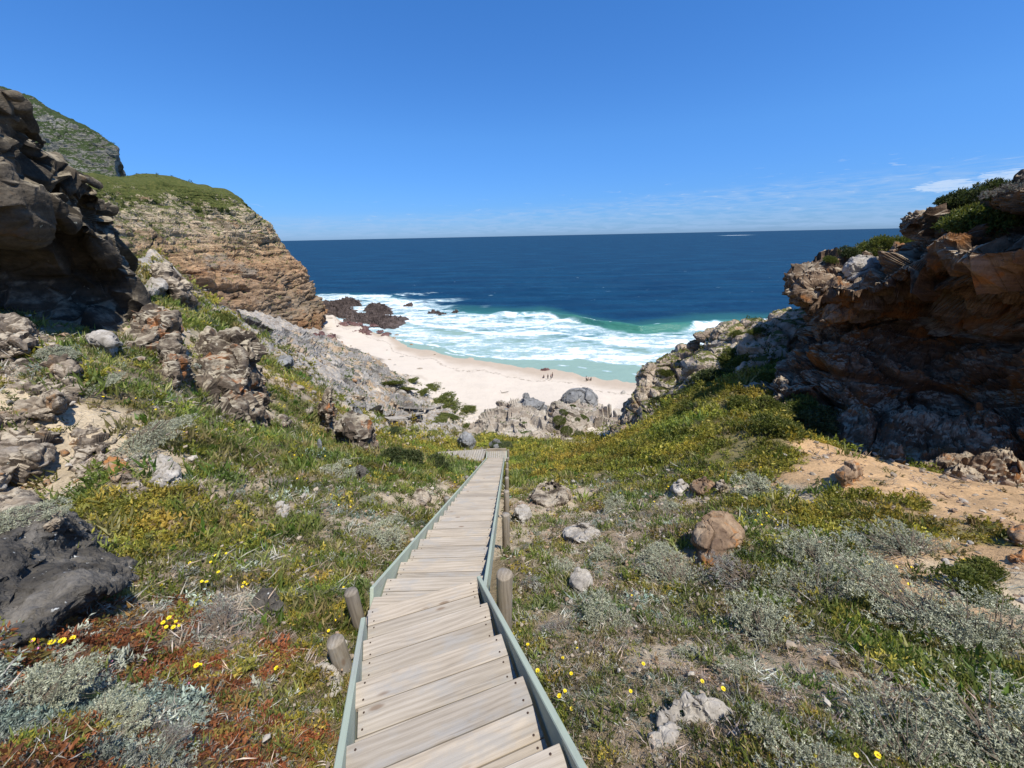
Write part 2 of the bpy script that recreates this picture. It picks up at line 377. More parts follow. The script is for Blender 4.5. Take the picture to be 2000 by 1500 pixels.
beach = [atz(x, y, z) for x, y, z in ((1000,712,.05),(900,700,.05),(800,668,.05),(755,650,.1),(1080,722,.05),(1160,738,.05),(1240,748,.05),(700,640,1.),(650,615,.8),(680,680,1.8),(760,700,1.8),(850,720,1.7),
  (950,740,1.6),(1050,760,1.5),(1150,775,1.6),(1230,770,.9),(900,775,2.7),(1000,790,2.6),(1200,800,2.4),(850,780,4.0),(920,815,4.4),(1000,815,5),(640,640,1.4),(620,600,.2))]
shl = [atz(a, b, 0.) for a, b in ((755,650),(790,672),(830,683),(880,695),(920,701),(960,706),(1000,711),(1040,716),(1080,721),(1120,729),(1160,737),(1205,743),(1250,749),(1300,755),(1360,762))]
beach = [p for p in beach if p[2] > .2] + [np.array([p[0], p[1] + dy, z_]) for p in shl for dy, z_ in ((0, .04), (9, -.55), (-9, .5))]
sea_pts = [(x, y, z) for y, z in ((185,-3),(225,-5),(290,-7)) for x in (-60,0,60,120)] + [(70,118,.3),(100,112,.5),(130,150,-1),(-110,240,-4),(-92,215,-1)]
CP = np.concatenate([cpt, np.array(world_pts, float), np.array(beach), np.array(sea_pts, float)])
def _wp(x, y):                                   # the near ground counts in detail, the far in tens of metres
    r = np.sqrt(x * x + (y + 3) ** 2) + 1.; s = np.log(r) / r * 10
    return np.stack([x * s, (y + 3) * s], -1)
WP = _wp(CP[:, 0], CP[:, 1])
def _phi(d2): return np.sqrt(d2 + .02)
A = _phi(((WP[:, None] - WP[None]) ** 2).sum(-1)); nC = len(CP)
B = np.concatenate([np.ones((nC, 1)), WP], 1)
KK = np.block([[A - .02 * np.eye(nC), B], [B.T, np.zeros((3, 3))]])
W = np.linalg.solve(KK, np.concatenate([CP[:, 2], np.zeros(3)]))
def ground_base(x, y):
    x, y = np.asarray(x, float).ravel(), np.asarray(y, float).ravel(); z = np.empty(len(x))
    for i in range(0, len(x), 40000):
        q = _wp(x[i:i + 40000], y[i:i + 40000])
        z[i:i + 40000] = _phi(((q[:, None] - WP[None]) ** 2).sum(-1)) @ W[:nC] + W[nC] + q @ W[nC + 1:]
    return z
def sandiness(x, y, z):
    P = np.stack([x, y, x * 0], -1)
    n = fbm(P / 9., 4, 3)
    s = sstep(6.2, 4.3, z + 2.2 * n + .02 * np.abs(x))
    s = np.where(y < 45, 0, s); s = np.where(z < 1.2, 1., s)
    return s
def boardwalk_axis(y): return np.where(y < 2.45, -.79 - (y - 2.44) * .374, -.79 - (y - 2.44) * .0152)
def ground_z(x, y):
    x, y = np.asarray(x, float).ravel(), np.asarray(y, float).ravel()
    z = ground_base(x, y); r = np.hypot(x, y)
    P = np.stack([x, y, z * 0], -1)
    amp = np.clip(.028 * r ** .75, .02, .9)
    rel = amp * (fbm(P / np.clip(.28 * r[:, None] ** .72, .4, 8), 4, 31)) if False else 0
    rel = .05 * fbm(P / .55, 4, 31) * sstep(60, 10, r) + .22 * fbm(P / 2.6, 4, 32) * sstep(2, 9, r) + .8 * fbm(P / 9., 4, 33) * sstep(16, 40, r)
    s = sandiness(x, y, z)
    rel = rel * (1 - s) + s * (.10 * fbm(P / 7., 3, 34) + .03 * fbm(P / 1.3, 3, 36))
    bw = np.abs(x - boardwalk_axis(y)); rel = rel * np.where(y < 24, sstep(.3, 2.2, bw), 1) 
    z = z + rel - np.where(y < 21, .12 * sstep(1.0, .4, bw), 0)
    bl = sstep(26, 34, y) * sstep(-4, -9, x) * (1 - s) * sstep(2.5, 6, z)
    k_ = np.nonzero(bl > .01)[0]
    if len(k_): z[k_] += bl[k_] * (d_block(np.stack([x[k_], y[k_], z[k_]], -1), 2.4, .9, s=38) + d_block(np.stack([x[k_], y[k_], z[k_]], -1), .9, .3, s=39))
    wl = sstep(1.0, .0, z)                         # smooth wet beach
    return z
# zones of plant cover and bare earth, read from the photo and laid on the slope
ZONES = '''R 50 1450,200 1300,300 1250,400 1400,150 1480,250 1180,120 1250,480 1330,560 1460,350 1330
P 60 1340,150 1370,250 1410,330 1440,20 1400
T 450 1220,400 1180,520 1250,490 1180
G 600 1150,650 1190,620 1210,480 1010,430 1040,530 1050,350 860,450 845,560 865,640 890,700 900,300 790,270 770,1700 1250,1800 1280,1950 1340,1640 1210,1880 1300,570 730,600 800,560 780,590 850,760 930,830 935,850 905,880 920,640 910,480 840,400 850,1010 940,1120 945,700 900,420 640,370 630,1980 1360
M 130 690,185 706,105 668,50 655,240 712,160 680,560 1110,700 1110,640 1080,430 920,520 900,700 960,780 1000,830 1060,230 730,330 760,250 760,320 950,380 1110,420 1150,560 1280,620 1330,540 1360,610 1420,600 1230,1050 1150,1020 1250,1080 1380,1150 1460,1100 1480,1450 1020,1600 1090,1850 1110,1800 1400,1950 1430,1050 960,1150 960,1250 945,400 810,330 820,1040 1080,1330 1150,1700 1480,1500 1480,640 960,440 890,660 940
B 620 1000,560 1000,600 1060,680 1060,1100 1020,1200 1000,1300 1000,1100 1080,1200 1100,1180 1150,1100 1250,1250 1250,1200 1350,1300 1350,1500 1350,1600 1400,1600 1300,1700 1400,1230 1180,1380 1300,1060 1330,1350 1230,1250 1060,1120 1330,1450 1400,1150 1400,1330 1480,1650 1350,1270 1420,590 980
Y 250 1000,200 1000,330 1060,290 1030,220 970,1100 925,1200 880,1350 850,1300 820,1450 850,1420 800,1520 880,1250 900,1400 880,1150 900,1330 800,1380 900,1480 900,1650 1015,1750 1015,1500 1000,1560 1020,1080 890,1620 870,1850 1040,980 900,900 870,800 870
S 540 930,560 995,650 1020,690 1020,100 960,60 1010,160 950,270 880,350 930,30 930,300 905,1050 1040,1100 970,1350 960,1450 1300,1980 1160,1900 1200,1550 950,1600 965,420 690,400 720,860 985,840 975,880 960,640 930,1010 1050,1410 950,1320 1290,560 920,1000 990,300 640
O 1700 960,1780 990,1850 980,1950 1000,1800 930,1900 1060,1980 1060,1700 930,1900 950,1990 960,1940 1120,1640 960,1600 940,1980 1100,1830 1150
K 640 760,700 800,680 700,740 760,760 830,520 680,580 680,640 820,690 850,800 830,850 850
W 850 790,880 810,1000 830'''
ZC = []; ZT = []
for line in ZONES.split('\n'):
    k, rest = line.split(' ', 1)
    for q in rest.split(','):
        a, b = q.split(); ZC.append((float(a), float(b))); ZT.append(k)
def march(px, py):
    """where the photo's ray meets the bare ground"""
    d = ray(px, py); Ys = np.geomspace(.5, 260, 700); P = d[None] * (Ys / d[1])[:, None]
    gz = ground_base(P[:, 0], P[:, 1]); below = np.nonzero(P[:, 2] + EYE < gz)[0]
    i = below[0] if len(below) else len(Ys) - 1
    return P[i, 0], P[i, 1]
ZP = np.array([march(*c) for c in ZC])
def logp(x, y):
    r = np.sqrt(x * x + y * y) + .3; l = np.log(r)
    return np.stack([l * 1.6, np.arctan2(x, y) * 1.7], -1)
ZL = logp(ZP[:, 0], ZP[:, 1]); ZT = np.array(ZT)
def zone(x, y, jit=.16):
    x, y = np.asarray(x, float).ravel(), np.asarray(y, float).ravel()
    L = logp(x, y); P3 = np.stack([L[:, 0], L[:, 1], x * 0], -1)
    L = L + jit * np.stack([fbm(P3 * 5, 4, 51), fbm(P3 * 5, 4, 52)], -1) + .5 * jit * np.stack([fbm(P3 * 18, 3, 53), fbm(P3 * 18, 3, 54)], -1)
    out = np.empty(len(x), '<U1')
    for i in range(0, len(x), 40000):
        d = ((L[i:i + 40000, None] - ZL[None]) ** 2).sum(-1); out[i:i + 40000] = ZT[d.argmin(1)]
    return out
BASE = dict(R=(.17,.10,.055), P=(.22,.19,.14), T=(.32,.27,.2), G=(.15,.135,.06), M=(.25,.195,.115), B=(.34,.26,.17), Y=(.21,.175,.075), S=(.5,.405,.275), O=(.52,.34,.18), K=(.34,.27,.19), W=(.6,.52,.42))

# ground sheet: fine near the stairs, coarser towards the beach
nx, ny = 760, 820
tx = np.linspace(-1, 1, nx); gx = 4 * np.sinh(np.arcsinh(38) * tx)
ty = np.linspace(0, 1, ny); gy = -4.5 + 4 * np.sinh(np.arcsinh(70) * ty)
X, Yg = np.meshgrid(gx, gy, indexing='ij'); X, Yg = X.ravel(), Yg.ravel()
Z = ground_z(X, Yg)
zb = ground_base(X, Yg); sd = sandiness(X, Yg, zb)
zz = zone(X, Yg)
colr = np.array([BASE[k] for k in 'RPTGMBYSOKW']); idx = {k: i for i, k in enumerate('RPTGMBYSOKW')}
gc = colr[np.array([idx[k] for k in zz])]
gc = gc.reshape(nx, ny, 3)
for _ in range(2):
    gc = (gc + np.roll(gc, 1, 0) + np.roll(gc, -1, 0) + np.roll(gc, 1, 1) + np.roll(gc, -1, 1)) / 5
gc = gc.reshape(-1, 3)
wet = sstep(.95, .25, Z + .12 * fbm(np.stack([X, Yg, X * 0], -1) / 6., 3, 61))
sandc = np.array((.585, .51, .415)) * (1 - wet[:, None]) + np.array((.43, .35, .265)) * wet[:, None]
gc = gc * (1 - sd[:, None]) + sandc * sd[:, None]
V = np.stack([X, Yg, Z], -1)
m = MT('slope_soil_and_sand'); o = m.obj(); c = m.attr('col'); sA = m.attr('sand', 'Fac')
det = m.noise(o, 14., 7, .75); big = m.noise(o, 1.1, 6, .65); vb = m.noise(o, .25, 6, .7)
c1 = m.mix(.75, c, m.ramp(det, [(.28, .45), (.5, 1.), (.72, 1.4)]), 'MULTIPLY')
c1 = m.mix(.6, c1, m.ramp(big, [(.3, .6), (.5, 1.), (.7, 1.3)]), 'MULTIPLY')
stone = m.mapr(m.voro(o, 16., 'F1'), .22, .12)
c1 = m.mix(m.math('MULTIPLY', stone, m.mapr(big, .52, .6)), c1, (.5, .42, .33))
c2 = m.mix(.35, c, m.ramp(vb, [(.3, .82), (.5, 1.), (.7, 1.08)]), 'MULTIPLY')
c2 = m.mix(m.math('MULTIPLY', m.mapr(m.noise(m.vmul(o, (.5, 1.6, 1)), .9, 6, .7), .6, .72), .3), c2, (.4, .33, .26))
rk_ = m.attr('rocky', 'Fac'); rc = m.ramp(m.noise(m.vmul(o, (1, 1, 1.6)), .5, 9, .74), [(.3, (.12, .095, .07)), (.42, (.27, .215, .155)), (.5, (.3, .29, .27)), (.58, (.46, .38, .28)), (.7, (.55, .49, .4))])
c1 = m.mix(rk_, c1, m.mix(.7, rc, m.ramp(m.noise(o, 3.2, 7, .75), [(.3, .45), (.5, 1.), (.7, 1.4)]), 'MULTIPLY'))
cc = m.mix(sA, c1, c2)
wrk = m.noise(m.vmul(o, (.16, .55, 1)), 1., 4, .6); trd = m.mapr(m.voro(o, 1.5, 'F1'), .1, .34)
c2_ = m.mix(m.math('MULTIPLY', m.mapr(m.noise(o, 5., 6, .8), .63, .7), m.mapr(wrk, .5, .62, 0, .6)), cc, (.2, .15, .1)); oz = m.sep(o, 2); wz = m.math('ADD', oz, m.math('MULTIPLY', m.math('SUBTRACT', m.noise(o, .22, 5, .6), .5), .5)); wl_ = m.math('MULTIPLY', m.math('MULTIPLY', m.mapr(wz, .82, .88), m.mapr(wz, 1., .92)), m.mapr(m.noise(o, 1.4, 6, .75), .46, .6, 0, .75)); c2_ = m.mix(wl_, c2_, (.16, .115, .075)); c2_ = m.mix(m.math('MULTIPLY', m.mapr(trd, 1., .3), .22), c2_, (.4, .33, .255)); cc = m.mix(sA, cc, c2_)
h = m.mix(sA, m.math('ADD', m.math('MULTIPLY', det, 1.), m.math('MULTIPLY', stone, .4)), m.math('ADD', m.math('MULTIPLY', m.noise(o, 2.2, 6, .65), 1.6), m.math('MULTIPLY', trd, m.mapr(m.noise(o, .12, 3, .5), .42, .58, .2, 1.6))))
me = raw_mesh('ground', V, grid_faces(nx, ny, True), m.done(m.bsdf(cc, .95, m.bump(h, .8, .05), .15)), col=gc)
a_ = me.attributes.new('sand', 'FLOAT', 'POINT'); a_.data.foreach_set('value', sd.astype(np.float32))
a_ = me.attributes.new('rocky', 'FLOAT', 'POINT'); a_.data.foreach_set('value', (sstep(22, 30, Yg) * sstep(-3.5, -8, X) * (1 - sd) * (.55 + .45 * (zz != 'G'))).astype(np.float32))
tag(add_obj('ground', me), 'sloping ground of soil and pale sand running down to the beach', 'ground', kind='structure')

# ------------------------------------------------------------------ sea
def poly_y(pts):
    w = np.array([atz(a, b, 0.) for a, b in pts]); i = np.argsort(w[:, 0]); w = w[i]
    return lambda x: np.interp(x, w[:, 0], w[:, 1])
shore_y = poly_y([(760,652),(800,676),(880,694),(960,706),(1080,722),(1160,738),(1250,748)])      # edge of the water
foam1_y = poly_y([(700,650),(770,664),(830,672),(900,690),(940,697),(1000,700),(1060,704),(1130,702),(1180,708),(1260,716)])  # first white line
brk_y = poly_y([(640,575),(700,574),(760,578),(800,588),(850,606),(930,612),(1000,616),(1060,612),(1110,622),(1180,640),(1250,648),(1330,643),(1400,632)])  # outer edge of the white water
nr, nc = 760, 620
yy = [96.]
while len(yy) < nr and yy[-1] < 330: yy.append(yy[-1] + .5)
yy = np.concatenate([yy, yy[-1] * np.geomspace(1.004, 400, nr - len(yy))]) if len(yy) < nr else np.array(yy)
ss = np.linspace(-1, 1, nc); ss = 1.75 * (.55 * ss + .45 * ss ** 3)
XX = ss[:, None] * (yy[None] + 60.); YY = np.repeat(yy[None], nc, 0)
x, y = XX.ravel(), YY.ravel()
P = np.stack([x, y, x * 0], -1)
sh, f1y, by = shore_y(x), foam1_y(x), brk_y(x)
wob = fbm(P / 14., 4, 71); wob2 = fbm(P / 4., 4, 72)
dsh = y - sh
amp = sstep(2, 90, dsh) * sstep(900, 350, y)
ph = y * .21 + .8 * np.sin(x * .02) + 1.2 * fbm(P / 40., 3, 73)
z = amp * (.35 * np.sin(ph) + .35 * fbm(np.stack([x / 9., y / 4.5, x * 0], -1), 4, 74))
# the breaker: a ridge that stands green on the right and is falling white on the left
db = y - by - 2.5 * wob
green = sstep(25, 40, x) * sstep(92, 72, x)
hb = (1.3 + 1.3 * green) * sstep(-20, 0, x)
z += hb * np.exp(-((db - 1.5) / np.where(db > 1.5, 5.5, 2.6)) ** 2)
d2 = y - (by * .45 + f1y * .55) - 2. * wob
z += .5 * np.exp(-((d2) / 2.2) ** 2) * sstep(-5, 8, x + 5)
d1 = y - f1y - 1.2 * wob - .5 * wob2
z += .22 * np.exp(-(d1 / 1.2) ** 2)
z = z * sstep(0, 10, dsh) + .04
z = np.where(y > 900, 0.04, z)
# how much foam
foam = sstep(-.5, 1., d1) * sstep(2., -3., db - 5 * wob)
lace = fbm(np.stack([x / 5., y / 2.2, x * 0], -1), 5, 75); lace2 = ridged(np.stack([x / 3., y / 1.6, x * 0], -1), 4, 76)
patch = fbm(np.stack([x / 26., y / 8., x * 0], -1), 4, 77)
line1 = np.exp(-(d1 / 1.1) ** 2); line2 = np.exp(-(d2 / 2.) ** 2); line3 = np.exp(-((db + 3) / 4.) ** 2) * sstep(-8, 3, x) * (1 - .9 * green)
dens = .62 + .28 * patch - .2 * sstep(10, -25, x) * sstep(18, 4, d1)
dens = dens + .45 * line2 + .6 * line3 - .25 * np.exp(-((d2 + 7) / 4.) ** 2)
fo = foam * np.clip(dens + .32 * lace + .22 * (lace2 - .5), 0, 1) + .9 * line1 * sstep(-.25, .3, wob2 + .45)
d0 = y - (sh + .45 * (f1y - sh)) - 1.6 * wob; fo = np.maximum(fo, .75 * np.exp(-(d0 / .7) ** 2) * sstep(0., .5, wob2 + .6 * lace))
# white water round the shore rocks on the left
rk = atz(720, 600, 0.); dr = np.hypot((x - rk[0]) / 1.35, y - rk[1] + 4)
fl = sstep(62, 18, dr + 12 * wob + 8 * patch) * sstep(-6, 4, dsh)
fo = np.maximum(fo, fl * np.clip(.62 + .5 * lace + .4 * patch + .2 * (lace2 - .5), 0, 1))
st = atz(770, 575, 0.); ds = np.hypot((x - st[0]) / 3.2, (y - st[1]))
fo = np.maximum(fo, sstep(14, 4, ds + 6 * wob) * np.clip(.35 + .9 * lace2 - .5 + .6 * lace, 0, .8))
fo *= (1 - green * sstep(7, 2, np.abs(db - .5)) * .92)
fo = np.maximum(fo, green * np.exp(-((db - 2.2 - .8 * wob2) / .5) ** 2) * sstep(.1, .5, wob + .3 * wob2) * .9)
# white horses far out and the break on the reef
wh = sstep(.9, 1.05, fbm(np.stack([x / 7., y / 7., x * 0], -1), 4, 78)) * sstep(40, 80, y - by) * .22
rf = atz(1438, 459.5, 0.); wr = np.exp(-((x - rf[0]) / 160.) ** 2 - ((y - rf[1]) / 110.) ** 2)
fo = np.clip(np.maximum(fo, np.maximum(wh * sstep(900, 300, y), 1.4 * wr)), 0, 1)
fo = np.where(dsh < 0, fo * sstep(-3, 0, dsh), fo)
shal = np.clip(sstep(60, 4, dsh - 8 * wob) * .9 + .55 * sstep(14, -4, db + 3 * wob) , 0, 1)
left_deep = sstep(-20, -60, x) ; shal = shal * (1 - .35 * left_deep * sstep(20, 45, dsh))
grn = green * sstep(6.5, 0, np.abs(db - .3)) + .5 * sstep(26, 6, np.abs(db - 6)) * sstep(-60, -20, x)
Vs = np.stack([x, y, z], -1)
m = MT('sea_water'); o = m.obj(); foA, shA, gnA = m.attr('foam', 'Fac'), m.attr('shallow', 'Fac'), m.attr('green', 'Fac')
ly = m.noise(m.vmul(o, (.012, .045, 1)), 1., 5, .6)
deep = m.mix(m.mapr(ly, .35, .65), (.003, .026, .062), (.0055, .045, .092))
wc = m.mix(m.mapr(shA, .0, .45, smooth=False), deep, (.018, .12, .15))
wc = m.mix(m.mapr(shA, .4, 1., smooth=False), wc, (.25, .36, .295))
wc = m.mix(m.math('MULTIPLY', gnA, .85, True), wc, (.045, .185, .125))
fn = m.noise(m.vmul(o, (.45, 1.1, 1)), 1., 9, .74, .8)
wc = m.mix(m.mapr(foA, .05, .5, 0, .75), wc, (.36, .52, .54))
ft = m.mapr(m.math('ADD', foA, m.math('MULTIPLY', m.math('SUBTRACT', fn, .5), 2.3)), .42, .8)
wc = m.mix(m.math('MULTIPLY', ft, .95), wc, m.mix(fn, (.58, .7, .74), (.84, .87, .88)))
w1 = m.noise(m.vmul(o, (.16, .34, 1)), 1., 8, .62, .3)
b1 = m.bump(m.math('ADD', w1, m.math('MULTIPLY', ft, .25)), .55, 1.6)
df_ = m.bsdf(wc, .9, b1, .0); gl = m.n('ShaderNodeBsdfGlossy'); gl.inputs['Roughness'].default_value = .22; m.l(b1, gl.inputs['Normal'])
fr = m.n('ShaderNodeFresnel'); fr.inputs[0].default_value = 1.33; m.l(b1, fr.inputs[1])
mx_ = m.n('ShaderNodeMixShader'); m.l(m.math('MULTIPLY', m.mapr(fr.outputs[0], .02, .5, .02, .15, False), m.math('SUBTRACT', 1., m.math('MULTIPLY', ft, .9))), mx_.inputs[0]); m.l(df_, mx_.inputs[1]); m.l(gl.outputs[0], mx_.inputs[2]); sh_ = mx_.outputs[0]
me = raw_mesh('sea', Vs, grid_faces(nc, len(yy), True), m.done(sh_))
for nm, q in (('foam', fo), ('shallow', shal), ('green', np.clip(grn, 0, 1))):
    a_ = me.attributes.new(nm, 'FLOAT', 'POINT'); a_.data.foreach_set('value', q.astype(np.float32))
tag(add_obj('sea', me), 'deep blue sea with white surf breaking towards the beach', 'sea', kind='structure')

# ------------------------------------------------------------------ sky and sun
SUN = Vector((.31, -.31, .9)).normalized()
w = bpy.data.worlds.new('World'); SC.world = w; w.use_nodes = True; nt = w.node_tree; nt.nodes.clear()
class WT(MT):
    def __init__(self, t): self.t = t; self.tc = None
q = WT(nt); out = q.n('ShaderNodeOutputWorld'); bg = q.n('ShaderNodeBackground'); bg.inputs[1].default_value = .1
sky = q.n('ShaderNodeTexSky', sky_type='NISHITA'); sky.sun_disc = False
sky.sun_elevation = math.asin(SUN.z); sky.sun_rotation = math.atan2(SUN.x, SUN.y); sky.altitude = 40; sky.air_density = 1.0; sky.dust_density = .25; sky.ozone_density = 2.6
tcn = q.n('ShaderNodeTexCoord'); gen = tcn.outputs['Generated']
sx, sy, sz = (q.sep(gen, i) for i in range(3))
clear = q.mix(1., sky.outputs[0], q.ramp(sz, [(0., (.30, .52, 1.08)), (.06, (.285, .56, 1.1)), (.2, (.36, .72, 1.2)), (.41, (.34, .77, 1.28)), (1., (.38, .74, 1.15))]), 'MULTIPLY')
azm = q.math('ARCTAN2', sx, sy)
cv = q.n('ShaderNodeCombineXYZ'); q.l(q.math('MULTIPLY', azm, 9.), cv.inputs[0]); q.l(q.math('MULTIPLY', sz, 75.), cv.inputs[1])
cn = q.noise(cv.outputs[0], 2.2, 9, .64, .8)
bank = q.math('MULTIPLY', q.mapr(sz, .0, .012), q.mapr(q.math('SUBTRACT', sz, q.math('MULTIPLY', q.mapr(azm, -.5, .9), .05)), .055, .03))
soft = q.math('MULTIPLY', bank, q.mapr(cn, .36, .62, 0, .42))
crisp = q.math('MULTIPLY', q.math('MULTIPLY', q.mapr(sz, .03, .045), q.mapr(q.math('SUBTRACT', sz, q.math('MULTIPLY', q.mapr(azm, -.3, .9), .05)), .085, .06)), q.mapr(cn, .6, .7, 0, .4))
pf = 0.
for az0, el0, wa, we in ((.80, .063, .05, .011), (.862, .068, .045, .015)):
    e = q.math('ADD', q.math('POWER', q.math('DIVIDE', q.math('SUBTRACT', azm, az0), wa), 2.), q.math('POWER', q.math('DIVIDE', q.math('SUBTRACT', sz, el0), we), 2.))
    g_ = q.math('ADD', q.mapr(e, 1.3, 0., 0, .8), q.math('MULTIPLY', q.math('SUBTRACT', q.noise(cv.outputs[0], 5., 8, .65, .8), .5), 2.4))
    g_ = q.math('MULTIPLY', q.mapr(g_, .3, .75), q.mapr(e, 1.8, .8))
    pf = g_ if pf == 0. else q.math('MAXIMUM', pf, g_)
skc = q.mix(soft, clear, (2.9, 4.3, 6.6))
skc = q.mix(crisp, skc, (4.2, 5.2, 6.8))
skc = q.mix(q.math('MULTIPLY', pf, .42), skc, (6.6, 7.2, 7.8))
q.l(skc, bg.inputs[0]); q.l(bg.outputs[0], out.inputs[0])
sl = bpy.data.lights.new('sun', 'SUN'); sl.energy = 4.4; sl.angle = math.radians(.53); sl.color = (1, .95, .87)
so = bpy.data.objects.new('sun', sl); COL.objects.link(so); so.rotation_euler = SUN.to_track_quat('Z', 'Y').to_euler(); so.location = (20, -20, 80)
SC.view_settings.view_transform = 'Standard'; SC.view_settings.look = 'None'; SC.view_settings.gamma = 1; SC.view_settings.exposure = 0.42; SC.view_settings.use_curve_mapping = False
# ------------------------------------------------------------------ large landforms
def ctl(cols): return np.array([[at(*p) for p in c] for c in cols])
def landform(name, C, nu, nv, disp, mat, label, cat, back=None, flip=False, kind='structure'):
    if back is not None:
        b = C[:, :1] + np.array(back, float); C = np.concatenate([b, C], 1)
    if name == 'rock_cliff': C = np.concatenate([C, C[:, -1:] + np.array([0, 0, -1.6])], 1)
    V, F = loft(C, nu, nv, disp, flip)
    V[:, 2] = np.maximum(V[:, 2], -2.5); V, b = rebase(V)
    o = add_obj(name, raw_mesh(name, V, F, mat, False), loc=b)
    return tag(o, label, cat, kind=kind)

C = ctl([[(-40,330,115),(40,390,108),(110,440,100),(170,500,92),(210,570,88),(230,650,84)],
 [(60,326,125),(120,380,118),(170,440,108),(220,500,98),(250,570,92),(270,650,86)],
 [(160,324,150),(220,378,140),(250,432,128),(290,500,116),(330,580,106),(360,660,98)],
 [(240,333,168),(300,385,158),(340,450,146),(390,530,134),(430,600,124),(450,690,114)],
 [(330,346,182),(370,387,174),(420,450,164),(470,530,152),(510,610,142),(530,690,132)],
 [(405,356,192),(440,397,188),(480,452,182),(530,530,172),(565,610,162),(590,690,150)],
 [(440,376,205),(482,418,203),(525,455,198),(562,508,190),(598,590,182),(618,668,168)],
 [(462,398,225),(508,438,222),(545,476,215),(584,525,206),(619,585,196),(630,650,176)],
 [(455,405,265),(500,440,262),(535,482,258),(575,532,250),(608,598,240),(616,650,225)],
 [(400,410,330),(450,445,330),(490,485,325),(530,535,320),(560,600,310),(570,650,300)]])
landform('headland', C, 620, 420, [lambda P: 4. * fbm(P / 24., 4, 101), lambda P: d_strata(P, 3.9, 3.4, 16., (.08, .06, 1), (.35, 1, 0), .8, 102) * (.45 + .8 * sstep(-.4, .4, fbm(P / 16., 3, 105))) * sstep(62, 50, P[:, 2]), lambda P: (d_strata(P, 1.5, 1.2, 5., (.08, .06, 1), (.35, 1, 0), .8, 103) * sstep(-.5, .2, fbm(P / 9., 3, 106)) + d_block(P, 2.4, .5, (1, 1, 1.8), 104)) * sstep(66, 54, P[:, 2])],
   MATS['headland'], 'orange brown layered sandstone headland with green top beyond the beach', 'headland', (-40, 45, -3), True)

C = ctl([[(-120,110,370),(-120,220,330),(-110,300,310),(-100,360,290)],
 [(0,166,355),(0,235,328),(10,300,312),(20,345,295)],
 [(55,192,352),(50,250,328),(60,305,312),(70,345,298)],
 [(120,222,348),(110,265,326),(120,305,315),(125,345,302)],
 [(180,256,344),(178,288,328),(182,315,318),(186,348,306)],
 [(212,284,340),(212,304,328),(214,322,322),(216,350,312)],
 [(226,304,340),(228,316,334),(229,330,330),(231,352,322)],
 [(215,312,400),(219,322,400),(221,332,400),(222,352,400)]])
landform('mountain', C, 300, 200, [lambda P: 4 * fbm(P / 40., 4, 111), lambda P: d_strata(P, 6., 3., 14., (0, .03, 1), (1, .3, 0), .4, 112) * sstep(92, 80, P[:, 2]) + 1.6 * fbm(P / 5., 4, 113)],
   MATS['mountain'], 'far grey cliffed mountain with green slopes behind the headland', 'mountain', (-60, 70, -8), True)

C = ctl([[(-200,60,10.5),(-200,150,10),(-200,280,9.5),(-200,400,10),(-200,450,11.5),(-200,560,12),(-200,690,10.5)],
 [(-80,130,11.5),(-80,190,11),(-80,290,10.4),(-80,400,10.6),(-80,452,12.3),(-80,560,13),(-80,672,11.3)],
 [(5,186,12),(8,230,11.6),(10,300,11),(10,402,10.6),(5,452,12.2),(0,560,12.9),(0,668,11.6)],
 [(18,218,13),(26,256,12.6),(36,320,12),(45,396,11.),(62,450,12.6),(70,560,13.3),(70,668,12)],
 [(46,280,14),(58,312,13.5),(78,352,13),(95,402,11.9),(122,452,13.),(130,560,13.7),(130,670,12.5)],
 [(92,338,15),(112,358,14.6),(138,388,14),(160,430,13.1),(176,472,13.5),(190,570,14.5),(190,672,13)],
 [(150,352,16),(166,374,15.6),(182,408,15),(200,446,14.1),(218,492,14.2),(240,572,15),(225,668,13.6)],
 [(176,392,18),(186,416,17.5),(200,444,17),(222,482,16.1),(240,522,15.7),(263,592,15.7),(255,668,14.5)],
 [(172,405,23),(182,428,22.5),(196,460,22),(216,500,20.5),(232,542,19.5),(250,605,18.5),(248,660,17)],
 [(150,470,32),(160,480,31),(180,500,30),(200,530,28),(210,570,27),(220,610,25),(230,660,22)]])
landform('rock_cliff', C, 560, 520, [lambda P: .5 * fbm(P / 3.5, 3, 121), lambda P: d_block(P, 2.3, .5, (1.1, 1.1, .9), 122, .3, 1.3, .9, .16), lambda P: (d_block(P, .9, .2, (1, 1, 1.3), 123, .3, 1.3, .8, .2) + .03 * fbm(P * 3, 4, 124)) * (.35 + .65 * sstep(42., 43., P[:, 2]))],
   MATS['left_cliff'], 'dark overhanging rock cliff rising at the left edge', 'cliff', (-8, 3, .8), True)

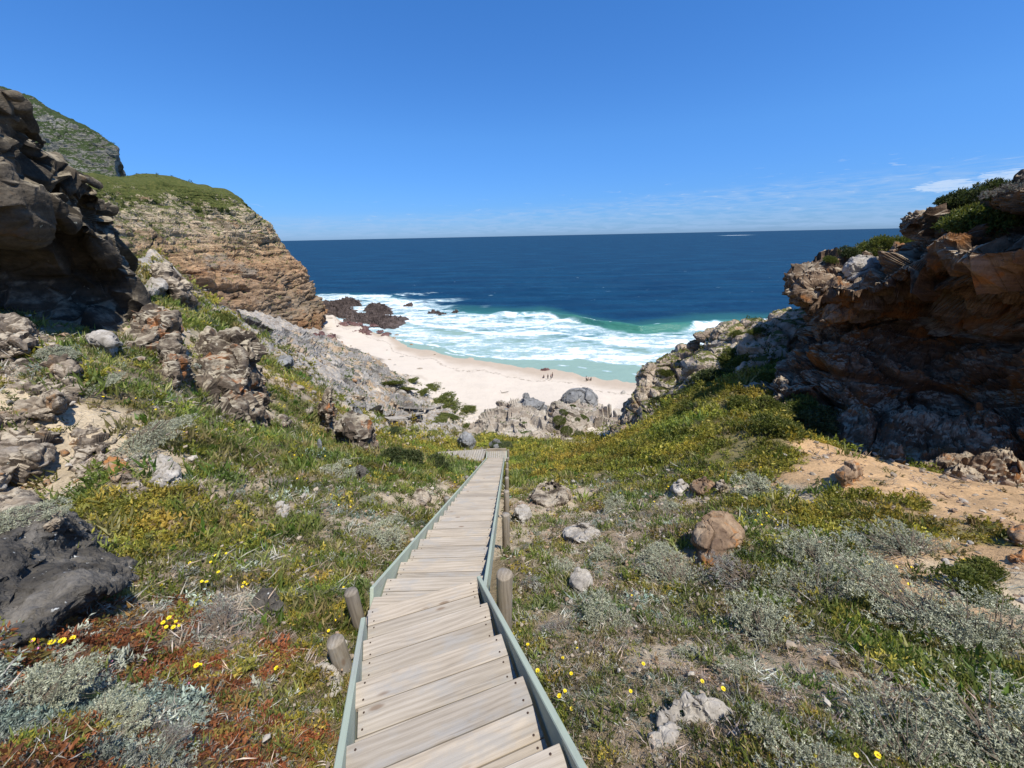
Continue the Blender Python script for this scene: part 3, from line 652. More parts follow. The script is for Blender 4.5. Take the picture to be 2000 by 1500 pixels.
C = ctl([[(2500,120,9),(2480,260,8),(2440,430,7.4),(2420,600,8.4),(2400,720,8),(2400,830,7),(2400,960,6.1)],
 [(2200,270,11.5),(2190,360,10.6),(2160,470,9.4),(2150,610,10.8),(2150,720,10),(2150,830,8.4),(2140,950,7.1)],
 [(2000,374,14),(2000,430,13),(2000,498,11.4),(2000,620,13.2),(2000,730,11.9),(2000,830,9.9),(2000,948,7.9)],
 [(1900,405,15.5),(1900,448,14.6),(1900,510,12.9),(1895,622,15),(1895,730,13.2),(1890,830,10.8),(1880,930,8.7)],
 [(1828,412,17),(1832,438,16.2),(1830,502,14.5),(1820,622,16.5),(1810,730,14.3),(1800,820,11.6),(1785,910,9.4)],
 [(1788,440,18),(1776,472,17.4),(1762,522,16.),(1740,622,17.4),(1730,720,15),(1715,800,12.4),(1695,895,10)],
 [(1755,500,19),(1722,528,18.2),(1700,558,17.),(1680,622,17.6),(1660,710,15.5),(1640,790,13.2),(1615,868,11)],
 [(1650,528,20.5),(1622,538,19.7),(1600,566,18.3),(1612,622,19),(1612,700,16.5),(1585,770,14.8),(1550,838,12.6)],
 [(1578,532,22),(1566,545,21.6),(1558,572,20.6),(1590,606,21),(1592,660,19),(1545,730,17),(1505,792,15.)],
 [(1576,540,27),(1570,556,27),(1568,575,26.5),(1592,606,26.5),(1596,650,26),(1560,710,24),(1530,760,22)],
 [(1600,560,36),(1596,570,36),(1594,580,36),(1600,600,36),(1602,640,35),(1580,690,33),(1560,720,31)]])
C = C.copy()
for j_, k_ in ((1, .97), (2, .95), (3, 1.0), (4, 1.03), (5, 1.10), (6, 1.10)): C[:, j_] = np.array([0, 0, EYE]) + (C[:, j_] - np.array([0, 0, EYE])) * k_
landform('rock_cliff', C, 480, 420, [lambda P: .5 * fbm(P / 3.5, 3, 131), lambda P: d_strata(P, 1.3, .9, 3.2, (.2, -.22, 1), (.3, 1, 0), .6, 132) + .8 * d_block(P, 2.0, .7, (1, 1, 1.5), 133), lambda P: d_rock(P, .7, .2, 134, (1, 1, 1.8))],
   MATS['right_cliff'], 'shaded brown overhanging rock cliff at the right edge', 'cliff', (9, 4, .9), False)

C = ctl([[(1710,612,31),(1700,650,29),(1680,715,26),(1660,800,24)],
 [(1622,602,31),(1622,650,28),(1605,705,24.5),(1585,780,21.5)],
 [(1555,607,32.5),(1535,652,28.5),(1505,712,24),(1475,790,19.5)],
 [(1480,632,34.5),(1455,680,30.5),(1430,732,26),(1395,806,20)],
 [(1412,650,36.5),(1392,692,33.5),(1370,752,28.5),(1330,828,22)],
 [(1350,692,38),(1337,732,35.5),(1320,782,30.5),(1280,850,24)],
 [(1292,707,39.5),(1286,745,37),(1270,802,33),(1240,868,26.5)],
 [(1266,722,40.5),(1260,772,38),(1237,822,35),(1212,868,29.5)],
 [(1258,736,46),(1246,778,44),(1214,826,42),(1196,866,37)],
 [(1275,740,58),(1260,780,55),(1228,826,52),(1205,866,48)]])
landform('rocky_spur', C, 380, 300, [lambda P: .9 * fbm(P / 6., 3, 141), lambda P: d_block(P, 3.2, .8, (1, 1, 1.4), 142) , lambda P: d_block(P, 1.1, .2, (1, 1, 1.4), 143) + .1 * fbm(P * 1.5, 4, 144)],
   MATS['spur'], 'rocky spur with bushes running down to the right end of the beach', 'spur', (8, 10, -3), False)

C = ctl([[(915,860,64),(918,872,54),(934,896,47)],[(962,814,68),(968,852,56),(978,900,46)],[(998,799,70),(1000,842,58),(1010,905,45)],[(1024,787,72),(1030,822,60),(1042,905,45)],
 [(1062,799,74),(1062,832,60),(1062,905,45)],[(1100,787,78),(1100,826,60),(1100,905,45)],[(1138,785,80),(1142,832,60),(1140,905,45)],[(1190,805,78),(1190,842,58),(1182,905,45)],[(1222,838,70),(1216,858,54),(1205,905,45)]])
landform('rock_outcrop', C, 260, 220, [lambda P: 1.2 * fbm(P / 7., 3, 151), lambda P: d_block(P, 4., 1.3, (1, 1, 1.2), 152), lambda P: d_block(P, 1.5, .4, s=153) + .15 * fbm(P, 4, 154)],
   MATS['pale'], 'pale weathered rock outcrop with green cushions between the boardwalk and the beach', 'outcrop', (0, 12, -7), False, None)

C = ctl([[(470,640,62),(470,690,45),(500,760,32)],[(520,648,80),(530,700,58),(560,770,40)],[(580,655,98),(600,710,70),(630,780,48)],[(650,678,112),(660,722,84),(690,800,54)],
 [(720,712,108),(725,750,86),(745,815,58)],[(775,745,100),(770,775,84),(790,830,60)],[(800,785,88),(800,800,78),(815,840,62)],[(812,806,82),(812,820,74),(825,846,64)]]); C = np.array([0, 0, EYE]) + (C - np.array([0, 0, EYE])) * .92
landform('rock_slab', C, 340, 280, [lambda P: 1.2 * fbm(P / 10., 3, 161), lambda P: d_strata(P, 2.0, 1.7, 7., (.62, .25, .75), (.5, 1, 0), .7, 162), lambda P: d_rock(P, 2.0, .45, 163, (1, 1, 1.8))],
   MATS['slab'], 'broad smooth grey rock slab tilting down to the beach', 'rock slab', (-6, 10, -6), False, None)
# ------------------------------------------------------------------ rocks with traced outlines
def rockm(P, size, amp, s): return d_rock(P, size, amp, s, (1, 1, 1.25))
def crag(name, mat, label, poly, Y, df, db, lean=0., size=1., amp=.3, n=150, nr=34, cat='rock', group=None, seed=1, pw=.5, kind=None, auto=None, res=110):
    if auto is None: auto = AUTO
    size *= 1.3
    P_ = np.array(poly, float)
    if auto:                                                     # let it stand where its foot meets the slope
        by_ = P_[:, 1].max() - .12 * np.ptp(P_[:, 1]); bx_ = P_[P_[:, 1] > by_ - .1 * np.ptp(P_[:, 1]), 0].mean()
        cx_, cy_ = P_.mean(0); ty_ = P_[:, 1].min() + .1 * np.ptp(P_[:, 1])
        Yb, Yc, Yt = hitY(bx_, by_), hitY(cx_, cy_), hitY(P_[P_[:, 1].argmin(), 0], ty_)
        lean2 = min(lean * Yb / Y, (Yc - Yb) / max(by_ - cy_, 3) * 100, max(Yt - Yb, 0) / max(by_ - ty_, 3) * 100); lean2 = max(lean2, 0.)
        Y2 = Yb + lean2 * (by_ - cy_) / 100.; k = float(np.clip(Y2 / Y, .35, 2.)); lean = lean2 / k; df, db, lean, size, amp = df * k, db * k, lean * k, size * k, amp * k; Y = Y2
    if auto: db = db * 1.6
    def yfun(B, c):
        out = np.empty(len(B)); y0, y1 = B[:, 1].min(), B[:, 1].max()
        for i, (a_, b_) in enumerate(B):
            pl = Y + lean * (c[1] - b_) / 100.; t = (b_ - y0) / (y1 - y0); g_ = hitY(np.clip(a_, -80, 2080), b_) + .05
            lo_, hi_ = (.7, 2.2) if t > .45 or mat == 'dark' else (.85, 1.04)
            out[i] = np.clip(g_ * (1.05 if t > .45 or mat == 'dark' else 1.), pl * lo_, pl * hi_)
        return (np.roll(out, 1) + out + np.roll(out, -1)) / 3
    V, F = inflate(poly, Y, df, db, lean, 90, 16, None, pw, 1, yfun if auto else None)
    ext = np.ptp(V, 0).max(); V, F = remesh(V, F, max(ext / res, .012))
    N_ = vnormals(V, F)
    if mat == 'dark': V = V + N_ * (.5 * d_block(V, size * .8, amp, (1, 1, 1), seed) + .45 * d_block(V, size * .22, amp, (1, 1, 1), seed + 4) + 1.2 * amp * fbm(V / size * 1.6, 6, seed + 9, .6))[:, None]
    else: V = V + N_ * (.75 * d_block(V, size, amp, (1, 1, 1), seed, .4, 1.3, .6))[:, None]
    V = V + N_ * (.25 * d_block(V, size * .42, amp, (1, 1, 1), seed + 40, .35, 1.4, .6) + .2 * amp * fbm(V / size * 4, 4, seed + 70))[:, None]
    V, b = rebase(V)
    return tag(add_obj(name, raw_mesh(name, V, F, MATS[mat], False), loc=b), label, cat, group, kind)
sd_ = 200; AUTO = True
bpy.context.view_layer.update(); DG = bpy.context.evaluated_depsgraph_get()
def hitY(px, py):
    d = Vector(ray(px, py)).normalized(); ok, loc, nrm, fi, ob, mx = SC.ray_cast(DG, Vector((0, 0, EYE)), d)
    return min(loc.y, 160.) if ok else 160.
def K(name, mat, label, poly, Y, df, db, lean=0., size=1., amp=.3, **k):
    global sd_
    sd_ += 7
    return crag(name, mat, label, poly, Y, df, db, lean, size, amp, seed=sd_, **k)
# left slope
K('rock_crag', 'brown', 'tall brown crag with an orange stained top on the green left slope', [(372,700),(398,662),(440,650),(480,645),(496,650),(499,690),(500,720),(508,745),(517,790),(528,826),(480,832),(430,826),(395,806),(378,765),(390,728)], 15.5, 2.2, 2.5, 2.6, 1.3, .55, res=170)
K('rock_crag', 'brown', 'grey sloping rock hump between the dark cliff and the orange topped crag', [(240,684),(262,640),(286,606),(320,598),(342,612),(348,645),(312,668),(285,684)], 13, 1.2, 1.6, 2., .9, .3)
K('rock_crag', 'brown', 'narrow dark rock spike standing in the grass left of the tall brown crag', [(306,660),(345,645),(352,690),(358,720),(374,758),(338,764),(312,746),(308,700)], 10.7, .8, 1., 1.6, .7, .28)
K('rock_slab', 'rubble', 'tilted grey slab leaning on the slope under the layered headland', [(283,530),(312,520),(328,520),(346,540),(372,560),(404,578),(400,604),(362,606),(338,600),(325,590),(318,560)], 25, 1.2, 1.8, 1., 1.2, .35)
K('rock_block', 'white', 'pale squared rock block beside the tilted grey slab', [(286,566),(296,541),(318,547),(328,562),(319,584),(302,588)], 23.4, .7, .7, .5, .8, .2)
K('rock_slab', 'grey', 'long thin bedding slab running down behind the tilted grey slab', [(310,514),(345,540),(400,570),(454,604),(448,616),(395,588),(340,556),(312,528)], 27.5, .8, 1., 0, 1., .2)
K('boulder', 'white', 'rounded pale boulder perched on orange earth under the dark cliff', [(171,655),(190,647),(215,647),(232,659),(240,675),(237,692),(222,703),(200,696),(186,682),(171,668)], 8.6, .36, .4, 0, .5, .07)
K('boulder', 'brown', 'long flat brown boulder lying in the grass below the tall brown crag', [(486,824),(515,811),(555,815),(574,828),(573,842),(550,842),(510,834)], 13., .5, .6, .5, .7, .14)
K('rock_crag', 'brown', 'slim dark rock pillar behind the grassy hollow on the left slope', [(622,805),(634,775),(646,756),(650,800),(652,850),(640,858),(626,842)], 27, .8, 1.2, 1.6, .9, .35)
K('rock_crag', 'brown', 'ragged brown rock rib beside the green slope left of the boardwalk end', [(652,850),(668,815),(690,802),(710,818),(724,835),(737,870),(744,892),(700,890),(660,874)], 25, 1.2, 1.6, 2.4, 1.0, .4)
K('rock_crag', 'grey', 'grey leaning rock above the ragged brown rib', [(646,792),(662,756),(690,786),(722,828),(704,846),(664,834)], 35, 1.2, 1.6, 1.5, 1.3, .4)
K('rock_block', 'grey', 'dark grey rock block on the stony slope right of the tall crag', [(530,704),(545,697),(570,698),(574,712),(560,722),(536,722)], 46, 1.2, 1.4, 0, 1.2, .3)
K('boulder', 'dark', 'big dark grey boulder with white lichen spots at the left edge', [(-90,1060),(30,1036),(75,1014),(130,1020),(180,1038),(240,1062),(275,1068),(294,1110),(284,1134),(240,1140),(200,1160),(160,1186),(110,1208),(60,1242),(10,1262),(-90,1290)], 2.75, .28, 1.0, .75, .6, .06, res=190)
K('rock_outcrop', 'rubble', 'layered brown rocks on top of the broken outcrop at the left edge', [(-90,640),(0,624),(40,627),(62,639),(74,655),(72,690),(56,708),(20,706),(-90,730)], 7.3, .5, .9, .8, .45, .2, res=170)
K('rock_outcrop', 'rubble', 'jagged brown rock shoulder right of the layered rocks on the left outcrop', [(72,684),(108,677),(114,690),(132,700),(156,730),(163,748),(150,768),(120,764),(90,744),(76,722)], 6.7, .5, .8, .9, .4, .18, res=170)
K('rock_outcrop', 'rubble', 'crumbling brown rubble face in the middle of the left outcrop', [(-90,706),(20,702),(60,708),(84,722),(122,756),(152,776),(140,806),(112,824),(60,824),(-90,845)], 6.1, .55, .9, 1.3, .3, .16, res=170)
K('rock_outcrop', 'rubble', 'grey cracked rock block with lichen low on the left outcrop', [(-90,836),(0,816),(60,818),(102,822),(109,850),(105,884),(82,896),(50,915),(-90,985)], 5.15, .5, .9, 1.2, .42, .18, res=170)
K('rock_outcrop', 'rubble', 'stony shelf below the big grey green shrub on the left outcrop', [(104,880),(112,852),(150,836),(190,828),(224,848),(230,872),(196,872),(172,890),(150,908),(112,910)], 5.6, .35, .6, 1.1, .3, .14, res=140)
K('boulder', 'rubble', 'rounded brown boulder set in the rubble face', [(80,790),(92,768),(112,760),(130,776),(132,800),(112,812),(88,808)], 5.75, .22, .3, 0, .3, .05)
K('rock_block', 'rubble', 'angular split grey rock on pale sand below the left outcrop', [(126,930),(140,904),(175,897),(182,915),(166,934),(140,938)], 4.85, .2, .3, .6, .25, .07)
K('rock_block', 'orange', 'ochre rock lump right of the split grey rock', [(188,922),(208,905),(240,899),(257,918),(260,940),(226,942),(192,936)], 4.9, .2, .3, .6, .25, .06)
K('rock_block', 'rubble', 'dark wedge of rock at the foot of the ochre lump', [(222,958),(248,935),(270,937),(292,960),(288,984),(250,980)], 4.55, .17, .3, .6, .2, .06)
K('boulder', 'rubble', 'small round dark stone behind the ochre lump', [(178,900),(188,888),(202,888),(211,900),(206,910),(186,910)], 5.1, .1, .12, 0, .2, .03)
K('rock_block', 'white', 'pale cleft rock half buried in the yellow sand bank', [(272,932),(298,906),(320,896),(346,915),(355,945),(336,962),(300,952)], 4.95, .22, .4, .7, .22, .08)
K('boulder', 'rubble', 'broad brown stone at the far left below the cracked block', [(-60,985),(20,970),(70,962),(84,980),(60,1000),(-60,1020)], 4.3, .22, .4, .8, .3, .07)
K('rock_block', 'rubble', 'dark stone spike jutting through the sand above the lichen boulder', [(60,1030),(100,1000),(122,992),(128,1015),(110,1036)], 3.7, .12, .2, .6, .2, .05)
K('rock', 'dark', 'flat grey stone with a pale vein among dead twigs left of the boardwalk', [(486,1216),(505,1190),(540,1184),(570,1203),(592,1240),(560,1250),(520,1246)], 2.62, .1, .25, .7, .22, .05)
K('rock', 'white', 'small white stone beside the two left corner posts', [(716,1160),(722,1148),(732,1145),(738,1156),(732,1164)], 3.15, .05, .07, 0, .1, .015)
K('rock', 'white', 'pale low stone against the left rail near the bottom', [(588,1350),(605,1330),(640,1327),(670,1324),(672,1352),(640,1358),(600,1360)], 1.75, .07, .12, .3, .12, .03)
K('rock', 'rubble', 'grey boulder on stony ground left of the middle of the boardwalk', [(801,984),(808,967),(824,963),(840,970),(846,986),(824,992)], 9., .25, .3, 0, .4, .06)
K('rock', 'dark', 'dark flat rock sunk in the grass left of the boardwalk', [(686,928),(700,922),(722,936),(734,952),(718,956),(698,944)], 9.6, .2, .4, 1.2, .4, .08)
K('rock', 'white', 'white stone cluster on bare earth at the left grass bank', [(532,1000),(545,984),(562,990),(572,1010),(556,1022),(538,1016)], 5., .1, .2, .5, .2, .05)
K('rock', 'grey', 'small upright grey stone standing in the green grass', [(617,884),(620,858),(625,852),(629,866),(630,884)], 11.6, .12, .15, 0, .3, .05)
# right slope
K('boulder', 'orange', 'upright orange lichened boulder behind grey shrubs on the right slope', [(1340,1104),(1348,1062),(1362,1030),(1385,1010),(1408,1005),(1430,1018),(1452,1045),(1458,1086),(1430,1112),(1380,1116)], 4.75, .22, .32, .5, .4, .06, res=140)
K('rock', 'white', 'white angular stone right of the middle of the boardwalk', [(1001,1020),(1007,995),(1022,990),(1036,993),(1040,1010),(1032,1026),(1006,1026)], 7.5, .15, .18, 0, .25, .04)
K('rock', 'white', 'flat pale slab stone lying in the scrub behind the round pale stone', [(1094,1052),(1110,1040),(1140,1036),(1160,1037),(1174,1046),(1160,1060),(1130,1056)], 5.5, .12, .2, .6, .25, .05)
K('boulder', 'white', 'round pale stone in the scrub right of the boardwalk', [(1110,1146),(1112,1126),(1130,1118),(1150,1122),(1158,1140),(1156,1160),(1138,1166),(1118,1158)], 3.95, .1, .15, .3, .2, .03)
K('boulder', 'white', 'jagged grey boulder in the scrub at the bottom right of the boardwalk', [(1258,1456),(1270,1426),(1300,1414),(1330,1410),(1380,1424),(1420,1434),(1458,1460),(1444,1478),(1400,1486),(1320,1484),(1276,1474)], 1.42, .1, .2, .25, .16, .05, res=140)
K('boulder', 'orange', 'ochre boulder at the edge of the cliff shadow', [(1630,945),(1634,920),(1650,906),(1672,904),(1682,925),(1678,952),(1650,956)], 7.0, .24, .3, 0, .35, .08)
K('boulder', 'orange', 'brown boulder half out of frame on the bare orange earth', [(1962,1062),(1972,1032),(1996,1024),(2040,1030),(2040,1066),(1995,1070)], 4.5, .2, .3, 0, .3, .06)
K('rock', 'orange', 'small brown rock below the half hidden brown boulder', [(1970,1096),(1978,1080),(2000,1076),(2024,1086),(2020,1104),(1986,1106)], 4.1, .12, .16, 0, .25, .05)
K('rock', 'white', 'whitish stone with a dark hollow in the far right scrub', [(1310,966),(1314,948),(1328,943),(1344,950),(1345,968),(1326,970)], 9.0, .2, .25, 0, .3, .07)
K('rock', 'orange', 'cream coloured rock right of the whitish stone', [(1344,966),(1350,944),(1372,940),(1396,948),(1400,966),(1372,972)], 8.9, .22, .3, 0, .3, .08)
K('rock', 'rubble', 'dark brown rock at the right end of the stone row', [(1394,964),(1400,942),(1412,938),(1418,954),(1412,968)], 8.9, .14, .2, 0, .25, .06)
K('rock', 'rubble', 'flat grey and orange rock near the white angular stone', [(1028,986),(1044,966),(1080,964),(1102,958),(1116,976),(1096,992),(1056,992)], 9.2, .3, .5, 1., .5, .1)
K('boulder', 'grey', 'grey boulder with a rusty foot beyond the boardwalk landing', [(895,872),(896,850),(908,843),(922,847),(930,862),(929,880),(910,884)], 30.5, .7, .8, 0, .9, .2)
K('rock', 'grey', 'grey stone just behind the boardwalk landing', [(955,872),(962,862),(974,860),(982,868),(980,880),(962,882)], 26., .35, .4, 0, .5, .1)
AUTO = False
K('boulder', 'white', 'pale lichened boulder on the ledge of the shaded right cliff', [(1648,545),(1652,520),(1664,508),(1700,505),(1722,512),(1722,532),(1716,548),(1680,552)], 18.0, .6, .8, 0, .7, .16)
K('boulder', 'white', 'white boulder on top of the lichened ledge boulder', [(1655,516),(1664,501),(1680,496),(1696,502),(1698,514),(1676,520)], 18.7, .35, .45, 0, .5, .1)
K('rock_slab', 'orange', 'sunlit stack of tilted slabs under the tip of the right cliff', [(1598,628),(1610,602),(1630,585),(1666,584),(1684,597),(1674,618),(1642,634)], 17.2, .6, 1., .6, .5, .16, res=140)
# outcrop by the beach
K('rock_dome', 'grey', 'smooth grey rock dome at the back of the pale outcrop', [(1097,798),(1099,775),(1114,764),(1135,760),(1155,767),(1167,780),(1166,800),(1140,806)], 79, 3., 4., 0, 3., .5)
K('rock_crag', 'grey', 'jagged grey rock with a sharp point at the left of the pale outcrop', [(996,824),(1000,795),(1021,791),(1024,772),(1034,781),(1050,791),(1070,798),(1072,818),(1040,836),(1006,834)], 70, 2.5, 4., 1., 2., .8)
K('rock_slab', 'pale', 'cream slab with round green cushions in the middle of the pale outcrop', [(1066,834),(1078,806),(1108,798),(1135,818),(1147,832),(1146,852),(1143,870),(1115,864),(1090,858),(1070,848)], 51, 1.6, 3., 4., 1.6, .35)
K('rock', 'pale', 'brown rock step between the jagged crag and the cream slab', [(1068,806),(1076,790),(1098,786),(1106,800),(1092,814)], 64, 1.5, 2., 0, 1.5, .4)
K('rock', 'grey', 'low grey rocks at the sandy left end of the pale outcrop', [(958,822),(966,804),(980,800),(996,800),(1000,816),(976,828)], 68, 1.6, 2., 0, 1.5, .4)
# spur
K('boulder', 'spur', 'brown boulder balanced on the skyline of the rocky spur', [(1341,680),(1346,665),(1358,661),(1368,670),(1366,686),(1352,690)], 37.2, .7, .8, 0, .8, .2)
K('rock_crag', 'spur', 'dark pointed crag on the skyline of the rocky spur', [(1384,682),(1392,652),(1405,636),(1418,634),(1430,650),(1428,684),(1404,694)], 35.4, 1., 1.2, 0, 1., .3)
K('rock', 'spur', 'rock ledge poking out over the surf left of the pointed crag', [(1354,654),(1366,648),(1396,640),(1402,658),(1378,668),(1362,664)], 36.6, .7, .9, 0, .7, .2)
K('rock_crag', 'spur', 'dark stepped cliff end of the spur above the sand', [(1196,862),(1206,826),(1224,800),(1236,770),(1250,742),(1266,716),(1284,730),(1296,770),(1300,810),(1290,850),(1250,872)], 37, 1.6, 3., 2.0, 1.6, .6, res=170)
# on the beach
K('boulder', 'red', 'dark purple boulder at the water edge behind the group of people', [(1054,729),(1057,721),(1066,719),(1075,723),(1077,730),(1066,733)], 121, 1.1, 1.4, 0, 1.3, .4)
K('rock', 'red', 'dull red rock pile at the foot of the headland', [(590,676),(600,662),(612,652),(630,650),(638,662),(634,676),(612,684)], 134, 2.5, 3.5, 3, 2.2, .8)
K('rock', 'red', 'second dull red rock pile reaching furthest onto the sand', [(620,690),(628,668),(640,655),(656,653),(661,668),(654,682),(640,696)], 130, 2.5, 3.5, 4, 2.2, .8)
def shelf(name, mat, label, poly, h, z0=-.4, amp=.5, seed=1, n=120, nr=40, cat='rock', group=None):
    P = np.asarray(poly, float); Q = np.concatenate([P, P[:1]]); seg = np.linalg.norm(np.diff(Q, axis=0), axis=1); cum = np.concatenate([[0], np.cumsum(seg)])
    t = np.linspace(0, cum[-1], n, endpoint=False); Bp = np.stack([np.interp(t, cum, Q[:, 0]), np.interp(t, cum, Q[:, 1])], -1)
    B3 = atz(Bp[:, 0], Bp[:, 1], h * .4); c = B3.mean(0); r = np.linspace(0.03, 1, nr)
    G = c + (B3 - c)[:, None] * r[None, :, None]
    G[..., 2] = z0 + (h * .75 - z0) * np.clip(1 - r[None] ** 10, 0, 1)
    G[..., :2] += ((fbm(np.concatenate([B3[:, :2] / 2.5, B3[:, 2:] * 0], 1), 3, seed) * 2.4)[:, None] * r[None] ** 2)[..., None] * ((B3 - c) / np.linalg.norm(B3 - c, axis=1, keepdims=True))[:, None, :2]
    V = G.reshape(-1, 3); F = grid_faces(n, nr, True, True)
    V[:, 2] += (sstep(1.0, .75, np.tile(r, n)) * (d_strata(V, .6, 2.4 * amp, 3., (.4, -.25, 1), (1, .3, 0), .6, seed) + d_rock(V * np.array([.5, 1.6, 1]), 1.6, amp * 2.2, seed + 3)))
    Fn = np.array([[i * nr, ((i + 1) % n) * nr, 0] for i in range(n)])
    V, b = rebase(V)
    return tag(add_obj(name, raw_mesh(name, V, F, MATS[mat], False), loc=b), label, cat, group)
shelf('rock_shelf', 'shore', 'flat purple brown rock shelf next to the headland foot', [(619,592),(632,585),(655,588),(692,600),(702,612),(670,622),(640,616),(622,610)], 1.5, seed=301)
shelf('rock_shelf', 'shore', 'brown rock bar nearest the open sea beside the tidal pool', [(652,588),(668,583),(690,582),(704,588),(706,596),(680,596)], 1.9, seed=302)
shelf('rock_shelf', 'shore', 'dark rounded rock bar between the tidal pool and the surf', [(706,604),(718,594),(745,592),(760,598),(768,606),(764,613),(740,613),(715,610)], 1.9, seed=303)
shelf('rock_shelf', 'shore', 'long brown rock shelf running out into the surf', [(664,614),(700,611),(740,612),(770,617),(794,617),(797,628),(780,640),(752,642),(724,632),(696,628),(668,628)], 1.6, seed=304)
shelf('rock', 'red', 'flat red stone on the sand below the long rock shelf', [(690,650),(698,643),(712,644),(726,646),(726,653),(706,654)], 1.6, .4, seed=305, n=60, nr=16)
shelf('rock', 'shore', 'black rock washed by foam off the end of the rock shelf', [(790,597),(794,592),(804,592),(808,597),(800,600)], 1.3, seed=306, n=60, nr=16)
shelf('rock', 'shore', 'thin line of black rock breaking the surf', [(836,612),(846,607),(862,611),(878,614),(866,617),(850,614)], .8, seed=307, n=60, nr=16)
shelf('rock', 'shore', 'outermost small black rock in the surf', [(885,609),(890,605),(897,609),(892,612)], 1.0, seed=308, n=60, nr=16)
for i, (a, b, s_) in enumerate([(700,635,9),(712,640,7),(684,632,8),(672,634,10),(742,648,6),(757,653,7),(665,652,5),(690,658,6),(716,654,5),(728,636,8),(660,640,5),(705,648,5)]):
    shelf('rock', 'red', 'small red brown stone scattered on the sand below the rock shelf', [(a - s_, b), (a - s_ * .4, b - s_ * .35), (a + s_ * .6, b - s_ * .3), (a + s_, b), (a + s_ * .3, b + s_ * .3), (a - s_ * .5, b + s_ * .25)], 1.35, .6, .25, 320 + i, 36, 8, group='stones on the sand')

# ------------------------------------------------------------------ rays against what is built so far
bpy.context.view_layer.update()
DG = bpy.context.evaluated_depsgraph_get()
ORG = Vector((0, 0, EYE))
def hit(px, py, skip=('sea',)):
    d = Vector(ray(px, py)).normalized(); o = ORG.copy()
    for _ in range(4):
        ok, loc, nrm, fi, ob, mx = SC.ray_cast(DG, o, d)
        if not ok: return None, None, None
        if ob.name in skip: o = loc + d * .01; continue
        return loc, nrm, ob
    return None, None, None
def drop(x, y, top=120.):
    ok, loc, nrm, fi, ob, mx = SC.ray_cast(DG, Vector((x, y, top)), Vector((0, 0, -1)))
    return (loc, nrm, ob) if ok else (None, None, None)

# loose stones on the slopes
stone_me = []
for i in range(6):
    V, F = rock_ball(500 + i, 11, 3, .07, (1, .8, .6)); stone_me.append(V)
SF = F
stone_mats = ['pale', 'rubble', 'orange', 'white', 'rubble', 'rubble']
stone_mesh = [raw_mesh('stone', v, SF, MATS[mm]) for v, mm in zip(stone_me, stone_mats)]
rs = np.random.default_rng(5)
STONES = []
areas = [((1000,925,1330,1020), 60, 'pale stone in the stony scrub right of the boardwalk', 'stones right of the boardwalk'),
         ((1340,950,1990,1120), 50, 'brown stone on the bare orange earth below the right cliff', 'stones on the orange earth'),
         ((0,880,360,1040), 50, 'brown stone on the sandy bank below the left outcrop', 'stones on the left sand bank'),
         ((500,920,700,1040), 26, 'pale stone on the bare earth of the left slope', 'stones on the left slope'),
         ((800,920,900,1010), 14, 'pale stone in the stony patch left of the boardwalk', 'stones left of the boardwalk'),
         ((520,650,850,880), 200, 'rubble stone on the slope above the grey slab', 'rubble on the far left slope'),
         ((1210,640,1560,800), 40, 'pale rock fragment on the slope of the spur', 'fragments on the spur'),
         ((960,860,1100,935), 40, 'pale stone on the ground beyond the boardwalk landing', 'stones beyond the landing')]
for (x0, y0, x1, y1), n_, lab, grp in areas:
    k = 0; n_ = int(n_ * .62)
    for _ in range(n_ * 3):
        if k >= n_: break
        px, py = rs.uniform(x0, x1), rs.uniform(y0, y1)
        loc, nrm, ob = hit(px, py)
        if loc is None or loc.y < 1 or abs(loc.x - float(boardwalk_axis(loc.y))) < .8: continue
        if ob.name.split('.')[0] not in ('ground', 'rocky_spur', 'rock_slab', 'rock_outcrop'): continue
        if ob.name == 'ground':
            zt = zone([loc.x], [loc.y])[0]
            if zt in 'GYRPT' and rs.random() < .8 and loc.y < 20: continue
        dist = (loc - ORG).length
        w_ = dist / 751 * np.clip(rs.lognormal(2.0, .55), 4, 26) * .5
        i = rs.integers(6)
        o = bpy.data.objects.new('stone', stone_mesh[i]); COL.objects.link(o); o.location = loc - Vector((0, 0, w_ * .1))
        o.scale = (w_ * rs.uniform(.8, 1.3), w_ * rs.uniform(.7, 1.1), w_ * rs.uniform(.7, 1.2)); o.rotation_euler = (rs.uniform(-.4, .4), rs.uniform(-.4, .4), rs.uniform(0, 6.3))
        tag(o, lab, 'stone', grp); k += 1
